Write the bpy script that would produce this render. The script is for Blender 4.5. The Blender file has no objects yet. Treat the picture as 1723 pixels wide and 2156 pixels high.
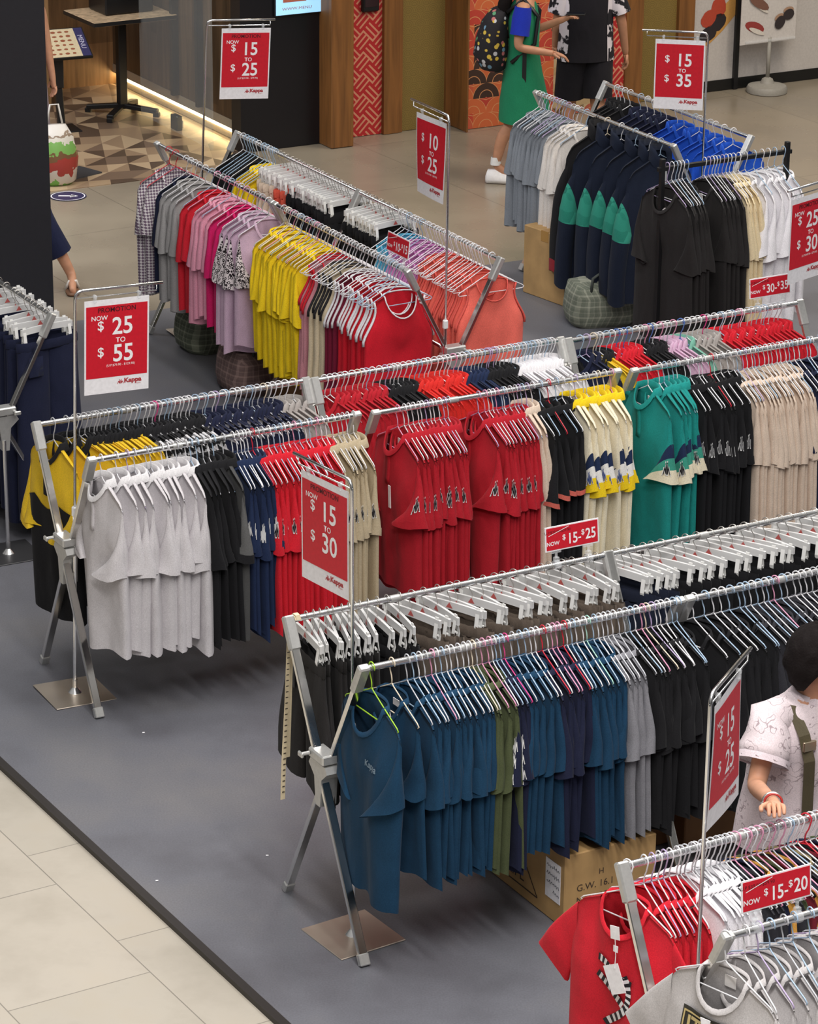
import bpy, math, random
from mathutils import Vector, Matrix
random.seed(7)
SC = bpy.context.scene
COL = SC.collection
PI = math.pi

# ------------------------------------------------------------------ camera
F_PX, PITCH, ROLL, CAM_H = 6564.0, math.radians(20.71), math.radians(0.58), 5.913
cam_data = bpy.data.cameras.new('camera')
cam_data.sensor_fit = 'VERTICAL'
cam_data.sensor_height = 24.0
cam_data.lens = F_PX / 2156.0 * 24.0
cam_data.clip_end = 200
cam = bpy.data.objects.new('camera', cam_data)
COL.objects.link(cam)
_f = Vector((0, math.cos(PITCH), -math.sin(PITCH)))
_u = Vector((0, math.sin(PITCH), math.cos(PITCH)))
_r = Vector((1, 0, 0))
_r2 = _r * math.cos(ROLL) + _u * math.sin(ROLL)
_u2 = -_r * math.sin(ROLL) + _u * math.cos(ROLL)
_m = Matrix((( _r2.x, _u2.x, -_f.x), (_r2.y, _u2.y, -_f.y), (_r2.z, _u2.z, -_f.z))).to_4x4()
_m.translation = (0, 0, CAM_H)
cam.matrix_world = _m
SC.camera = cam

# ------------------------------------------------------------------ light
SC.view_settings.view_transform = 'Standard'
SC.view_settings.look = 'None'
SC.view_settings.gamma = 1.0
SC.view_settings.use_curve_mapping = False
SC.view_settings.exposure = 0.0
world = bpy.data.worlds.new('hall_air')
SC.world = world
world.use_nodes = True
_nt = world.node_tree
_bg = _nt.nodes['Background']
_tc = _nt.nodes.new('ShaderNodeTexCoord')
_sp = _nt.nodes.new('ShaderNodeSeparateXYZ')
_rp = _nt.nodes.new('ShaderNodeValToRGB')
_rp.color_ramp.elements[0].position = 0.0
_rp.color_ramp.elements[0].color = (0.05, 0.048, 0.045, 1)
_rp.color_ramp.elements[1].position = 0.75
_rp.color_ramp.elements[1].color = (0.5, 0.49, 0.475, 1)
_nt.links.new(_tc.outputs['Generated'], _sp.inputs[0])
_nt.links.new(_sp.outputs['Z'], _rp.inputs[0])
_nt.links.new(_rp.outputs[0], _bg.inputs['Color'])
_bg.inputs['Strength'].default_value = 0.8

def area(name, loc, sx, sy, power, color=(1, .965, .92), rz=0.0, tilt=0.0):
    d = bpy.data.lights.new(name, 'AREA')
    d.shape = 'RECTANGLE'
    d.size = sx
    d.size_y = sy
    d.energy = power
    d.color = color
    o = bpy.data.objects.new(name, d)
    o.location = loc
    o.rotation_euler = (tilt, 0, rz)
    COL.objects.link(o)
    return o
TH = math.radians(29.53)
# unseen overhead lamps; several added to brighten the front floor and far hall sides
for _x, _y, _z, _p, _c in ((0.5, 4.6, 7.6, 430, (1, .97, .94)), (-1.8, 8.6, 8.6, 20, (1, .965, .92)), (1.5, 7.2, 8.6, 420, (1, .965, .93)), (3.2, 10.5, 8.6, 160, (1, .965, .93)), (-2.2, 12.6, 8.6, 120, (1, .97, .95)),
                           (0.8, 14.0, 8.6, 170, (1, .97, .95)), (3.8, 15.0, 8.6, 150, (1, .97, .93)), (-4.8, 20.6, 5.0, 300, (.94, .96, 1)), (4.4, 21.0, 7.0, 330, (1, .90, .76)), (5.0, 22.5, 6.0, 60, (1, .86, .66))):
    area('unseen_overhead_lamp', (_x, _y, _z), 0.6, 5.0, _p, _c, rz=TH)

# ------------------------------------------------------------------ materials
MATS = {}
def newmat(name):
    m = bpy.data.materials.new(name)
    m.use_nodes = True
    nt = m.node_tree
    return m, nt, nt.nodes['Principled BSDF'], nt.links.new
def srgb(r, g, b):
    def f(c):
        c /= 255.0
        return c / 12.92 if c <= .04045 else ((c + .055) / 1.055) ** 2.4
    return (f(r), f(g), f(b), 1)
def N(nt, t, **kw):
    n = nt.nodes.new(t)
    for k, v in kw.items():
        setattr(n, k, v)
    return n
def val(n, i, v):
    n.inputs[i].default_value = v
def ramp(nt, stops, interp='LINEAR'):
    r = N(nt, 'ShaderNodeValToRGB')
    cr = r.color_ramp
    cr.interpolation = interp
    while len(cr.elements) < len(stops):
        cr.elements.new(0.5)
    for e, (p, c) in zip(cr.elements, stops):
        e.position = p
        e.color = c
    return r
def plain(name, rgb, rough=.5, metal=0., spec=.5, bump=0, bscale=60):
    if name in MATS:
        return MATS[name]
    m, nt, b, L = newmat(name)
    c = srgb(*rgb)
    if bump or rough > .3:
        tc = N(nt, 'ShaderNodeTexCoord')
        nz = N(nt, 'ShaderNodeTexNoise')
        val(nz, 'Scale', bscale); val(nz, 'Detail', 3)
        L(tc.outputs['Object'], nz.inputs['Vector'])
        r = ramp(nt, [(.3, tuple(x * .93 for x in c[:3]) + (1,)), (.7, tuple(min(1, x * 1.05) for x in c[:3]) + (1,))])
        L(nz.outputs['Fac'], r.inputs[0])
        L(r.outputs[0], b.inputs['Base Color'])
        if bump:
            bp = N(nt, 'ShaderNodeBump')
            val(bp, 'Strength', bump); val(bp, 'Distance', .004)
            L(nz.outputs['Fac'], bp.inputs['Height'])
            L(bp.outputs[0], b.inputs['Normal'])
    else:
        val(b, 'Base Color', c)
    val(b, 'Roughness', rough); val(b, 'Metallic', metal)
    val(b, 'Specular IOR Level', spec)
    MATS[name] = m
    return m
def fabric(name, rgb, pat=None, rgb2=None, scale=60, rough=.92):
    """woven cloth: fine weave colour noise, soft crumple bump; optional printed pattern"""
    key = 'cloth_' + name
    if key in MATS:
        return MATS[key]
    m, nt, b, L = newmat(key)
    c = srgb(*rgb)
    tc = N(nt, 'ShaderNodeTexCoord')
    nz = N(nt, 'ShaderNodeTexNoise')
    val(nz, 'Scale', 240); val(nz, 'Detail', 2)
    L(tc.outputs['Object'], nz.inputs['Vector'])
    r = ramp(nt, [(.3, tuple(x * .86 for x in c[:3]) + (1,)), (.7, tuple(min(1, x * 1.1 + .002) for x in c[:3]) + (1,))])
    L(nz.outputs['Fac'], r.inputs[0])
    col = r.outputs[0]
    if pat:
        c2 = srgb(*rgb2)
        mx = N(nt, 'ShaderNodeMix', data_type='RGBA')
        if pat == 'check':
            t = N(nt, 'ShaderNodeTexChecker'); val(t, 'Scale', scale)
            mp = N(nt, 'ShaderNodeMapping'); val(mp, 'Rotation', (0, .785, 0)); val(mp, 'Scale', (1, .02, 1))
            L(tc.outputs['Object'], mp.inputs[0]); L(mp.outputs[0], t.inputs['Vector'])
            fac = t.outputs['Fac']
        elif pat in ('leopard', 'print', 'speckle', 'doodle'):
            t = N(nt, 'ShaderNodeTexVoronoi' if pat in ('leopard', 'doodle') else 'ShaderNodeTexNoise')
            val(t, 'Scale', scale)
            L(tc.outputs['Object'], t.inputs['Vector'])
            if pat == 'doodle':
                nd = N(nt, 'ShaderNodeTexNoise'); val(nd, 'Scale', scale * 1.6); val(nd, 'Detail', 1); L(tc.outputs['Object'], nd.inputs['Vector'])
                mv = N(nt, 'ShaderNodeMix', data_type='RGBA', blend_type='LINEAR_LIGHT'); val(mv, 'Factor', .07); L(tc.outputs['Object'], mv.inputs[6]); L(nd.outputs['Color'], mv.inputs[7]); L(mv.outputs[2], t.inputs['Vector'])
                rr = ramp(nt, [(0, (0, 0, 0, 1)), (.3, (0, 0, 0, 1)), (.325, (.8, .8, .8, 1)), (.345, (.8, .8, .8, 1)), (.37, (0, 0, 0, 1))])
                L(t.outputs['Distance'], rr.inputs[0])
            elif pat == 'leopard':
                rr = ramp(nt, [(0, (0, 0, 0, 1)), (.26, (0, 0, 0, 1)), (.3, (1, 1, 1, 1)), (.5, (1, 1, 1, 1)), (.55, (0, 0, 0, 1))])
                L(t.outputs['Distance'], rr.inputs[0])
            else:
                val(t, 'Detail', 4)
                lo = .5 if pat == 'print' else .56
                rr = ramp(nt, [(lo, (0, 0, 0, 1)), (lo + .04, (1, 1, 1, 1))])
                L(t.outputs['Fac'], rr.inputs[0])
            fac = rr.outputs[0]
        elif pat == 'facet':
            t = N(nt, 'ShaderNodeTexVoronoi'); val(t, 'Scale', scale); L(tc.outputs['Object'], t.inputs['Vector'])
            sp = N(nt, 'ShaderNodeSeparateXYZ'); L(t.outputs['Color'], sp.inputs[0]); fac = sp.outputs['X']
        elif pat == 'plaid':
            fac = None
            outs = []
            for ax in ('X', 'Z'):
                sp = N(nt, 'ShaderNodeSeparateXYZ'); L(tc.outputs['Object'], sp.inputs[0])
                a = N(nt, 'ShaderNodeMath', operation='MULTIPLY'); val(a, 1, scale); L(sp.outputs[ax], a.inputs[0])
                if ax == 'X':
                    a2 = N(nt, 'ShaderNodeMath', operation='MULTIPLY'); val(a2, 1, scale); L(sp.outputs['Y'], a2.inputs[0])
                    a3 = N(nt, 'ShaderNodeMath', operation='ADD'); L(a.outputs[0], a3.inputs[0]); L(a2.outputs[0], a3.inputs[1]); a = a3
                f = N(nt, 'ShaderNodeMath', operation='FRACT'); L(a.outputs[0], f.inputs[0])
                rr = ramp(nt, [(0, (.9, .9, .9, 1)), (.15, (.1, .1, .1, 1)), (.5, (.5, .5, .5, 1)), (.58, (.0, .0, .0, 1)), (.8, (.2, .2, .2, 1))], 'CONSTANT')
                L(f.outputs[0], rr.inputs[0]); outs.append(rr.outputs[0])
            ad = N(nt, 'ShaderNodeMath', operation='ADD'); L(outs[0], ad.inputs[0]); L(outs[1], ad.inputs[1])
            hf = N(nt, 'ShaderNodeMath', operation='MULTIPLY'); val(hf, 1, .6); L(ad.outputs[0], hf.inputs[0])
            fac = hf.outputs[0]
        L(fac, mx.inputs['Factor']); L(col, mx.inputs[6]); val(mx, 7, c2)
        col = mx.outputs[2]
    L(col, b.inputs['Base Color'])
    nz2 = N(nt, 'ShaderNodeTexNoise'); val(nz2, 'Scale', 9); val(nz2, 'Detail', 1.5)
    mp2 = N(nt, 'ShaderNodeMapping'); val(mp2, 'Scale', (1.2, 1.2, .6))
    L(tc.outputs['Object'], mp2.inputs[0]); L(mp2.outputs[0], nz2.inputs['Vector'])
    bp = N(nt, 'ShaderNodeBump'); val(bp, 'Strength', .5); val(bp, 'Distance', .03)
    L(nz2.outputs['Fac'], bp.inputs['Height']); L(bp.outputs[0], b.inputs['Normal'])
    val(b, 'Roughness', rough); val(b, 'Specular IOR Level', .25)
    val(b, 'Sheen Weight', .03)
    MATS[key] = m
    return m
def metal(name, v=.8, rough=.22, tint=(1, 1, 1)):
    if name in MATS:
        return MATS[name]
    m, nt, b, L = newmat(name)
    tc = N(nt, 'ShaderNodeTexCoord'); nz = N(nt, 'ShaderNodeTexNoise'); val(nz, 'Scale', 8)
    L(tc.outputs['Object'], nz.inputs['Vector'])
    r = ramp(nt, [(.3, (rough * .92,) * 3 + (1,)), (.7, (rough * 1.1,) * 3 + (1,))])
    L(nz.outputs['Fac'], r.inputs[0]); L(r.outputs[0], b.inputs['Roughness'])
    val(b, 'Base Color', (v * tint[0], v * tint[1], v * tint[2], 1)); val(b, 'Metallic', 1.0)
    MATS[name] = m
    return m
def clear(name, tint=(1, 1, 1), alpha=.25, rough=.05):
    if name in MATS:
        return MATS[name]
    m, nt, b, L = newmat(name)
    tr = N(nt, 'ShaderNodeBsdfTransparent'); val(tr, 'Color', (*tint, 1))
    val(b, 'Base Color', (*tint, 1)); val(b, 'Roughness', rough)
    mx = N(nt, 'ShaderNodeMixShader'); val(mx, 0, alpha)
    L(tr.outputs[0], mx.inputs[1]); L(b.outputs[0], mx.inputs[2])
    L(mx.outputs[0], nt.nodes['Material Output'].inputs[0])
    MATS[name] = m
    return m
def glow(name, rgb, strength):
    if name in MATS:
        return MATS[name]
    m, nt, b, L = newmat(name)
    val(b, 'Base Color', srgb(*rgb)); val(b, 'Emission Color', srgb(*rgb)); val(b, 'Emission Strength', strength)
    MATS[name] = m
    return m

CHROME = metal('rack_chrome', .86, .2)
STEEL = metal('brushed_steel', .62, .36, (1, .97, .92))
PLATE = metal('base_plate_steel', .72, .45, (1, .88, .74))
CAPM = plain('grey_cast_cap', (200, 200, 198), .35, .6)
WHITEP = plain('white_plastic', (236, 236, 238), .35)
CLIPW = plain('milky_clip_plastic', (232, 232, 230), .3)
BARW = clear('frosted_hanger_bar', (.86, .86, .86), .68, .35)
CLEARP = clear('clear_acrylic', (.97, .98, .99), .22, .05)
BLACKM = plain('black_paint', (20, 20, 22), .45)

# ------------------------------------------------------------------ mesh helpers
class MB:
    def __init__(s):
        s.v = []; s.f = []; s.mi = []
    def add(s, vs, fs, mi=0):
        o = len(s.v)
        s.v += [tuple(v) for v in vs]
        s.f += [tuple(i + o for i in f) for f in fs]
        s.mi += [mi] * len(fs)
        return s
    def box(s, c, d, rz=0.0, mi=0, bev=0.0, M=None):
        hx, hy, hz = d[0] / 2, d[1] / 2, d[2] / 2
        b = min(bev, hx * .9, hy * .9, hz * .9)
        vs = []; fs = []
        if b <= 0:
            vs = [(x, y, z) for z in (-hz, hz) for y in (-hy, hy) for x in (-hx, hx)]
            fs = [(0, 2, 3, 1), (4, 5, 7, 6), (0, 1, 5, 4), (2, 6, 7, 3), (0, 4, 6, 2), (1, 3, 7, 5)]
        else:
            idx = {}
            for sx in (-1, 1):
                for sy in (-1, 1):
                    for sz in (-1, 1):
                        for k, (ax, ay, az) in enumerate(((hx, hy - b, hz - b), (hx - b, hy, hz - b), (hx - b, hy - b, hz))):
                            idx[(sx, sy, sz, k)] = len(vs); vs.append((sx * ax, sy * ay, sz * az))
            q = lambda *k: fs.append(tuple(idx[a] for a in k))
            for t in (-1, 1):
                q((t, -1, -1, 0), (t, 1, -1, 0), (t, 1, 1, 0), (t, -1, 1, 0))
                q((-1, t, -1, 1), (1, t, -1, 1), (1, t, 1, 1), (-1, t, 1, 1))
                q((-1, -1, t, 2), (1, -1, t, 2), (1, 1, t, 2), (-1, 1, t, 2))
            for a in (-1, 1):
                for c2 in (-1, 1):
                    q((a, c2, -1, 0), (a, c2, 1, 0), (a, c2, 1, 1), (a, c2, -1, 1))
                    q((a, -1, c2, 0), (a, 1, c2, 0), (a, 1, c2, 2), (a, -1, c2, 2))
                    q((-1, a, c2, 1), (1, a, c2, 1), (1, a, c2, 2), (-1, a, c2, 2))
            for a in (-1, 1):
                for c2 in (-1, 1):
                    for e in (-1, 1):
                        q((a, c2, e, 0), (a, c2, e, 1), (a, c2, e, 2))
        cr, sr = math.cos(rz), math.sin(rz)
        out = []
        for x, y, z in vs:
            if M is not None:
                p = M @ Vector((x, y, z)); out.append((p.x + c[0], p.y + c[1], p.z + c[2]))
            else:
                out.append((c[0] + x * cr - y * sr, c[1] + x * sr + y * cr, c[2] + z))
        return s.add(out, fs, mi)
    def bar(s, a, b, w, h, up=(0, 0, 1), mi=0, bev=0.0):
        """square bar from a to b; w across, h along 'up'"""
        a = Vector(a); b = Vector(b); d = (b - a); l = d.length; d.normalize()
        x = d.cross(Vector(up))
        if x.length < 1e-4:
            x = d.cross(Vector((1, 0, 0)))
        x.normalize(); y = x.cross(d)
        M = Matrix((x, d, y)).transposed()
        return s.box((a + b) / 2, (w, l, h), mi=mi, bev=bev, M=M)
    def tube(s, pts, r, n=8, cap=True, mi=0, closed=False):
        pts = [Vector(p) for p in pts]
        m = len(pts)
        rs = r if isinstance(r, (list, tuple)) else [r] * m
        vs = []; prev = None
        for i, p in enumerate(pts):
            if closed:
                t = pts[(i + 1) % m] - pts[i - 1]
            else:
                t = pts[min(i + 1, m - 1)] - pts[max(i - 1, 0)]
            t.normalize()
            if prev is None:
                a = Vector((0, 0, 1)) if abs(t.z) < .9 else Vector((1, 0, 0))
                x = t.cross(a).normalized()
            else:
                x = (prev - t * prev.dot(t)).normalized()
            prev = x
            y = t.cross(x)
            for k in range(n):
                an = 2 * PI * k / n
                vs.append(p + (x * math.cos(an) + y * math.sin(an)) * rs[i])
        fs = []
        for i in range(m if closed else m - 1):
            j = (i + 1) % m
            for k in range(n):
                l = (k + 1) % n
                fs.append((i * n + k, i * n + l, j * n + l, j * n + k))
        if cap and not closed:
            fs.append(tuple(range(n))[::-1]); fs.append(tuple(range((m - 1) * n, m * n)))
        return s.add(vs, fs, mi)
    def lathe(s, prof, c=(0, 0, 0), n=24, mi=0):
        vs = []; fs = []
        for r, z in prof:
            for k in range(n):
                a = 2 * PI * k / n
                vs.append((c[0] + r * math.cos(a), c[1] + r * math.sin(a), c[2] + z))
        for i in range(len(prof) - 1):
            for k in range(n):
                l = (k + 1) % n
                fs.append((i * n + k, i * n + l, (i + 1) * n + l, (i + 1) * n + k))
        fs.append(tuple(range(n))[::-1]); fs.append(tuple(range((len(prof) - 1) * n, len(prof) * n)))
        return s.add(vs, fs, mi)
    def rings(s, rr, cap0=True, cap1=True, mi=0):
        """loft between equal-length rings of points; mi may be a list per gap"""
        n = len(rr[0]); vs = [p for r in rr for p in r]
        o = len(s.v); s.v += [tuple(v) for v in vs]
        for i in range(len(rr) - 1):
            m = mi[i] if isinstance(mi, (list, tuple)) else mi
            for k in range(n):
                l = (k + 1) % n
                s.f.append((o + i * n + k, o + i * n + l, o + (i + 1) * n + l, o + (i + 1) * n + k)); s.mi.append(m)
        m0 = mi[0] if isinstance(mi, (list, tuple)) else mi
        if cap0:
            s.f.append(tuple(o + k for k in range(n))[::-1]); s.mi.append(m0)
        if cap1:
            s.f.append(tuple(o + (len(rr) - 1) * n + k for k in range(n))); s.mi.append(m0)
        return s
    def prism(s, poly, M, th, mi=0):
        """flat outline (x, y) extruded th along local z, placed by matrix M"""
        n = len(poly)
        vs = [M @ Vector((x, y, 0)) for x, y in poly] + [M @ Vector((x, y, th)) for x, y in poly]
        fs = [tuple(range(n))[::-1], tuple(range(n, 2 * n))] + [(k, (k + 1) % n, n + (k + 1) % n, n + k) for k in range(n)]
        return s.add(vs, fs, mi)
    def mesh(s, name, smooth=True, slots=1):
        me = bpy.data.meshes.new(name)
        me.from_pydata(s.v, [], s.f)
        me.polygons.foreach_set('material_index', s.mi)
        me.polygons.foreach_set('use_smooth', [smooth] * len(s.f))
        for k in range(slots):
            me.materials.append(None)
        me.update()
        return me
def put(name, me, mats, parent=None, loc=None, rot=None, scale=None):
    o = bpy.data.objects.new(name, me)
    COL.objects.link(o)
    if parent is not None:
        o.parent = parent
    if loc is not None:
        o.location = loc
    if rot is not None:
        o.rotation_euler = rot
    if scale is not None:
        o.scale = scale
    if not isinstance(mats, (list, tuple)):
        mats = [mats]
    for sl, m in zip(o.material_slots, mats):
        sl.link = 'OBJECT'
        sl.material = m
    return o
def build(name, mb, mats, parent=None, smooth=True, **kw):
    if not isinstance(mats, (list, tuple)):
        mats = [mats]
    o = put(name, mb.mesh(name, smooth, len(mats)), mats, parent, **kw)
    return o
def flat_edges(o, ang=35):
    me = o.data
    if hasattr(me, 'set_sharp_from_angle'):
        me.set_sharp_from_angle(angle=math.radians(ang))
    return o
def tag(o, label=None, cat=None, group=None, kind=None):
    if label: o['label'] = label
    if cat: o['category'] = cat
    if group: o['group'] = group
    if kind: o['kind'] = kind
    return o
def thing(name, label, cat, loc=(0, 0, 0), rz=0.0, group=None):
    o = bpy.data.objects.new(name, None)
    COL.objects.link(o)
    o.empty_display_size = .1
    o.location = loc; o.rotation_euler = (0, 0, rz)
    return tag(o, label, cat, group)
TEXT_CACHE = {}
def text_verts(txt, size, align='CENTER', shear=0.0, weight=0.0):
    """lettering outline as (verts, faces), lying in local xy, baseline at y=0"""
    k = (txt, size, align, shear, weight)
    if k in TEXT_CACHE:
        return TEXT_CACHE[k]
    cu = bpy.data.curves.new('t', 'FONT')
    cu.body = txt; cu.size = size; cu.align_x = align; cu.shear = shear
    cu.offset = weight; cu.resolution_u = 3
    ob = bpy.data.objects.new('t', cu)
    COL.objects.link(ob)
    dg = bpy.context.evaluated_depsgraph_get()
    me = bpy.data.meshes.new_from_object(ob.evaluated_get(dg))
    vs = [tuple(v.co) for v in me.vertices]; fs = [tuple(p.vertices) for p in me.polygons]
    bpy.data.objects.remove(ob); bpy.data.curves.remove(cu); bpy.data.meshes.remove(me)
    TEXT_CACHE[k] = (vs, fs)
    return vs, fs
def text_mb(mb, txt, size, x, y, fn, align='CENTER', mi=0, shear=0.0, weight=0.0, sx=1.0):
    """letters mapped through fn(x, y) -> 3D point"""
    vs, fs = text_verts(txt, size, align, shear, weight)
    mb.add([fn(x + v[0] * sx, y + v[1]) for v in vs], fs, mi)
    return mb
ORD = ['first', 'second', 'third', 'fourth', 'fifth', 'sixth', 'seventh', 'eighth', 'ninth', 'tenth', 'eleventh', 'twelfth', 'thirteenth',
       'fourteenth', 'fifteenth', 'sixteenth', 'seventeenth', 'eighteenth', 'nineteenth', 'twentieth']
ORD += ['twenty-' + w for w in ORD[:9]] + ['thirtieth'] + ['thirty-' + w for w in ORD[:9]] + ['fortieth'] + ['forty-' + w for w in ORD[:9]]

# ------------------------------------------------------------------ garments (origin = rail centre, x = across the shoulders, +y = chest side)
HH = 0.088          # hook: rail centre down to the hanger's neck
def smooth01(t):
    t = max(0., min(1., t)); return t * t * (3 - 2 * t)
class Cloth:
    """parametric hanging top: body surface, two sleeves, collar"""
    def __init__(s, rnd, loose=False, hw=.215, hem=-.90, hemw=.232, nw=.098, nd=.105, slope=.5, D=None, sl=.24, srx=None, sy=None, tank=False, longs=False, slim=1.0, wave=1.0, lift=0.0, hang=.13, spread=0.0):
        s.hang = hang; s.spread = spread
        s.lift = lift
        s.r = rnd; s.hw = hw; s.hem = hem; s.hemw = hemw; s.nw = nw; s.nd = nd; s.slope = slope; s.tank = tank
        s.D = D if D is not None else (.042 if loose else .016)
        s.sl = sl; s.longs = longs
        s.srx = srx or (.1 if loose else .093)
        s.sy = sy or (.042 if loose else .028)
        u = rnd.uniform
        s.k = [(u(2, 4), u(0, 6.28), u(.4, 1)), (u(4.5, 7), u(0, 6.28), u(.3, .7)), (u(7.5, 10), u(0, 6.28), u(.1, .35))]
        s.A = (.026 if loose else .010) * wave
        s.yl = u(-.03, .03) if not loose else u(-.01, .01)
        s.hz = [(u(2, 5), u(0, 6.28), .006), (u(5, 9), u(0, 6.28), .004)]
        s.skew = u(-.012, .012)
        s.ph = [u(0, 6.28) for _ in range(6)]
        s.tw = u(-.05, .05)
    def ztop(s, x):
        a = abs(x)
        z = -HH - .006 + s.lift - s.slope * min(a, .185)
        if a > .185:
            z -= (a - .185) * 1.3 + (a - .185) ** 2 * 8
        return z
    def width(s, v):
        if s.tank:
            a = smooth01((v - .03) / .28)
            return s.hw + (s.hemw - .012 - s.hw) * a - .018 * math.sin(PI * min(1, v / .3)) + .012 * smooth01((v - .5) / .5)
        a = smooth01(v / .3)
        return s.hw + (s.hemw - s.hw) * a
    def surf(s, S, v, front):
        x0 = S * s.hw
        z0 = s.ztop(x0)
        y = 0.0
        neck = abs(x0) < s.nw
        if neck:
            q = math.sqrt(max(0, 1 - (x0 / s.nw) ** 2))
            z0 = s.ztop(s.nw) + (0 if front else .012 * q) - (s.nd if front else .006) * q
            y += (.045 if front else -.032) * q * max(0, 1 - v * 3.2)
        w = s.width(v)
        hz = s.hem + sum(a * math.sin(k * S * 1.5 + p) for k, p, a in s.hz) + (-.012 if not front else 0)
        z = z0 + (hz - z0) * v
        x = S * w + s.skew * v
        e = (1 - abs(S) ** 2.6) ** .6 if abs(S) < 1 else 0
        t = (.0105 if s.D < .03 else .009) + s.D * smooth01(v / (.22 if s.D < .03 else .35))
        fo = s.A * smooth01(v * 1.25) * sum(a * math.sin(k * S + p + 1.1 * v * (1 if front else .7)) for k, p, a in s.k)
        # sideways pull: diagonal drag lines from the shoulders
        fo += .006 * math.sin(9 * (abs(S) * .8 + v) + s.ph[0]) * smooth01(v * 3) * (1 - v)
        y += (t if front else -t) * e + fo * (.35 + .65 * (1 - abs(S) ** 4)) + s.tw * S * v * .5
        if abs(S) > .999:
            y += 0
        return Vector((x, y, z))
    def body(s, NS=24, NR=15):
        mb = MB()
        F = []; B = []
        for r in range(NR + 1):
            v = (r / NR) ** 1.25
            F.append([s.surf(-1 + 2 * c / NS, v, True) for c in range(NS + 1)])
            B.append([s.surf(-1 + 2 * c / NS, v, False) for c in range(NS + 1)])
        # ring order front left->right, back right->left, shared side columns
        rr = []
        for f, b in zip(F, B):
            l = (f[0] + b[0]) / 2; rgt = (f[-1] + b[-1]) / 2
            rr.append([l] + f[1:-1] + [rgt] + b[-2:0:-1])
        mb.rings(rr, False, False)
        # close the shoulder seams
        n = len(rr[0]); o = 0
        for c in range(1, NS):
            x = (-1 + 2 * c / NS) * s.hw; x2 = (-1 + 2 * (c + 1) / NS) * s.hw
            if abs(x) >= s.nw and abs(x2) >= s.nw and c < NS - 1:
                mb.f.append((o + c, o + c + 1, o + n - c - 1, o + n - c)); mb.mi.append(0)
        return mb
    def neckline(s, n=12):
        q = [s.surf(s.nw / s.hw * (-math.cos(PI * k / n)) * .9999, 0, True) for k in range(n + 1)]
        b = [s.surf(s.nw / s.hw * (math.cos(PI * k / n)) * .9999, 0, False) for k in range(1, n)]
        return q + b
    def rib(s, h=.016):
        mb = MB(); ln = s.neckline(); c = sum(ln, Vector()) / len(ln)
        r0 = [p + Vector((0, .004 if p.y > 0 else -.004, -.004)) for p in ln]
        r1 = []; r2 = []
        for p in ln:
            d = Vector((c.x - p.x, (c.y - p.y) * .5, 0)) * .1
            r1.append(p + d + Vector((0, .003 if p.y > 0 else -.003, h * (.9 if p.y > 0 else 1.2))))
            r2.append(p + d * 1.3 + Vector((0, 0, h * .5)))
        mb.rings([r0, r1, r2], False, False)
        return mb
    def fold_collar(s, h=.028):
        mb = MB(); ln = s.neckline()
        r = [[], [], [], []]
        for p in ln:
            b = 1 if p.y <= .012 else max(.25, 1 - (p.y - .012) * 14)
            out = Vector((p.x * .06, (.006 if p.y > 0 else -.012), 0))
            r[0].append(p + Vector((0, 0, -.003)))
            r[1].append(p + Vector((-p.x * .06, 0, h * b)))
            r[2].append(p + Vector((0, 0, h * b * .95)) + out * .7)
            r[3].append(p + Vector((0, 0, -.012 * b - .012 * (1 - b))) + out * 1.5)
        mb.rings(r, False, False)
        return mb
    def hood(s):
        """stand-up zip collar of a jacket"""
        mb = MB(); ln = s.neckline()
        r = [[p + Vector((-p.x * .1 * k, (.01 if p.y > 0 else -.008) * k, .0 + .022 * k * (1 if p.y > 0 else 1.3))) for p in ln] for k in range(4)]
        r.append([p + Vector((-p.x * .5, -.01 * (1 if p.y > 0 else -1), .045)) for p in ln])
        mb.rings(r, False, False)
        return mb
    def placket(s, ln=.15):
        mb = MB(); zt = s.surf(0, 0, True).z
        row = []
        for i in range(7):
            v = i / 6 * ln / abs(s.hem - zt)
            p = s.surf(0, v, True)
            row.append([p + Vector((x, .0045, 0)) for x in (-.016, .016)] + [p + Vector((x, -.004, 0)) for x in (.016, -.016)])
        mb.rings(row)
        return mb
    def sl_pt(s, side, t, ph):
        L = s.sl
        zr = -.305 if not s.longs else -.31
        if s.longs:
            bend = math.sin(PI * t)
            cx = .195 + .055 * t + .018 * bend
            cz = zr - (L) * t
            ang = math.radians(100 + (-88) * smooth01(t * 2.2))
            a = .1 + (.058 - .1) * smooth01(t * 2) + (-.014) * t
            b = .012 + (s.sy - .012) * smooth01(t * 2.5)
        else:
            k = L / .24
            ox, oz = .25 + .012 * math.cos(s.ph[5]), -.30 - .205 * k
            ix, iz = .095, -.30 - .215 * k
            if s.hang > .3 and not s.spread:
                ox, oz, ix, iz = .24, -.487, .07, -.575
            if s.spread:
                ox, oz, ix, iz = .375, -.425, .25, -.535
            Ox, Oz = .197 + (ox - .197) * t + .008 * math.sin(PI * t), -.207 + (oz + .207) * t
            Ix, Iz = .188 + (ix - .188) * t, -.405 + (iz + .405) * t
            cx, cz = (Ox + Ix) / 2, (Oz + Iz) / 2
            a = math.hypot(Ox - Ix, Oz - Iz) / 2
            ang = math.atan2(Oz - Iz, Ox - Ix)
            b = .010 + (s.sy - .010) * t
        sc = s.hw / .215
        r = 1 + .03 * math.sin(3 * ph + s.ph[1] + 4 * t) * t + .02 * math.sin(5 * ph + s.ph[2]) * t
        ex = 1 - (.2 if s.longs else .42) * t
        cc, ss = math.cos(ph), math.sin(ph)
        c, q = math.copysign(abs(cc) ** ex, cc) * a * r, math.copysign(abs(ss) ** ex, ss) * b * r + (0 if s.longs else t * (s.D + .022) * (.55 - .45 * cc) * (1 - s.spread))
        x = cx * sc + math.cos(ang) * c
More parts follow.
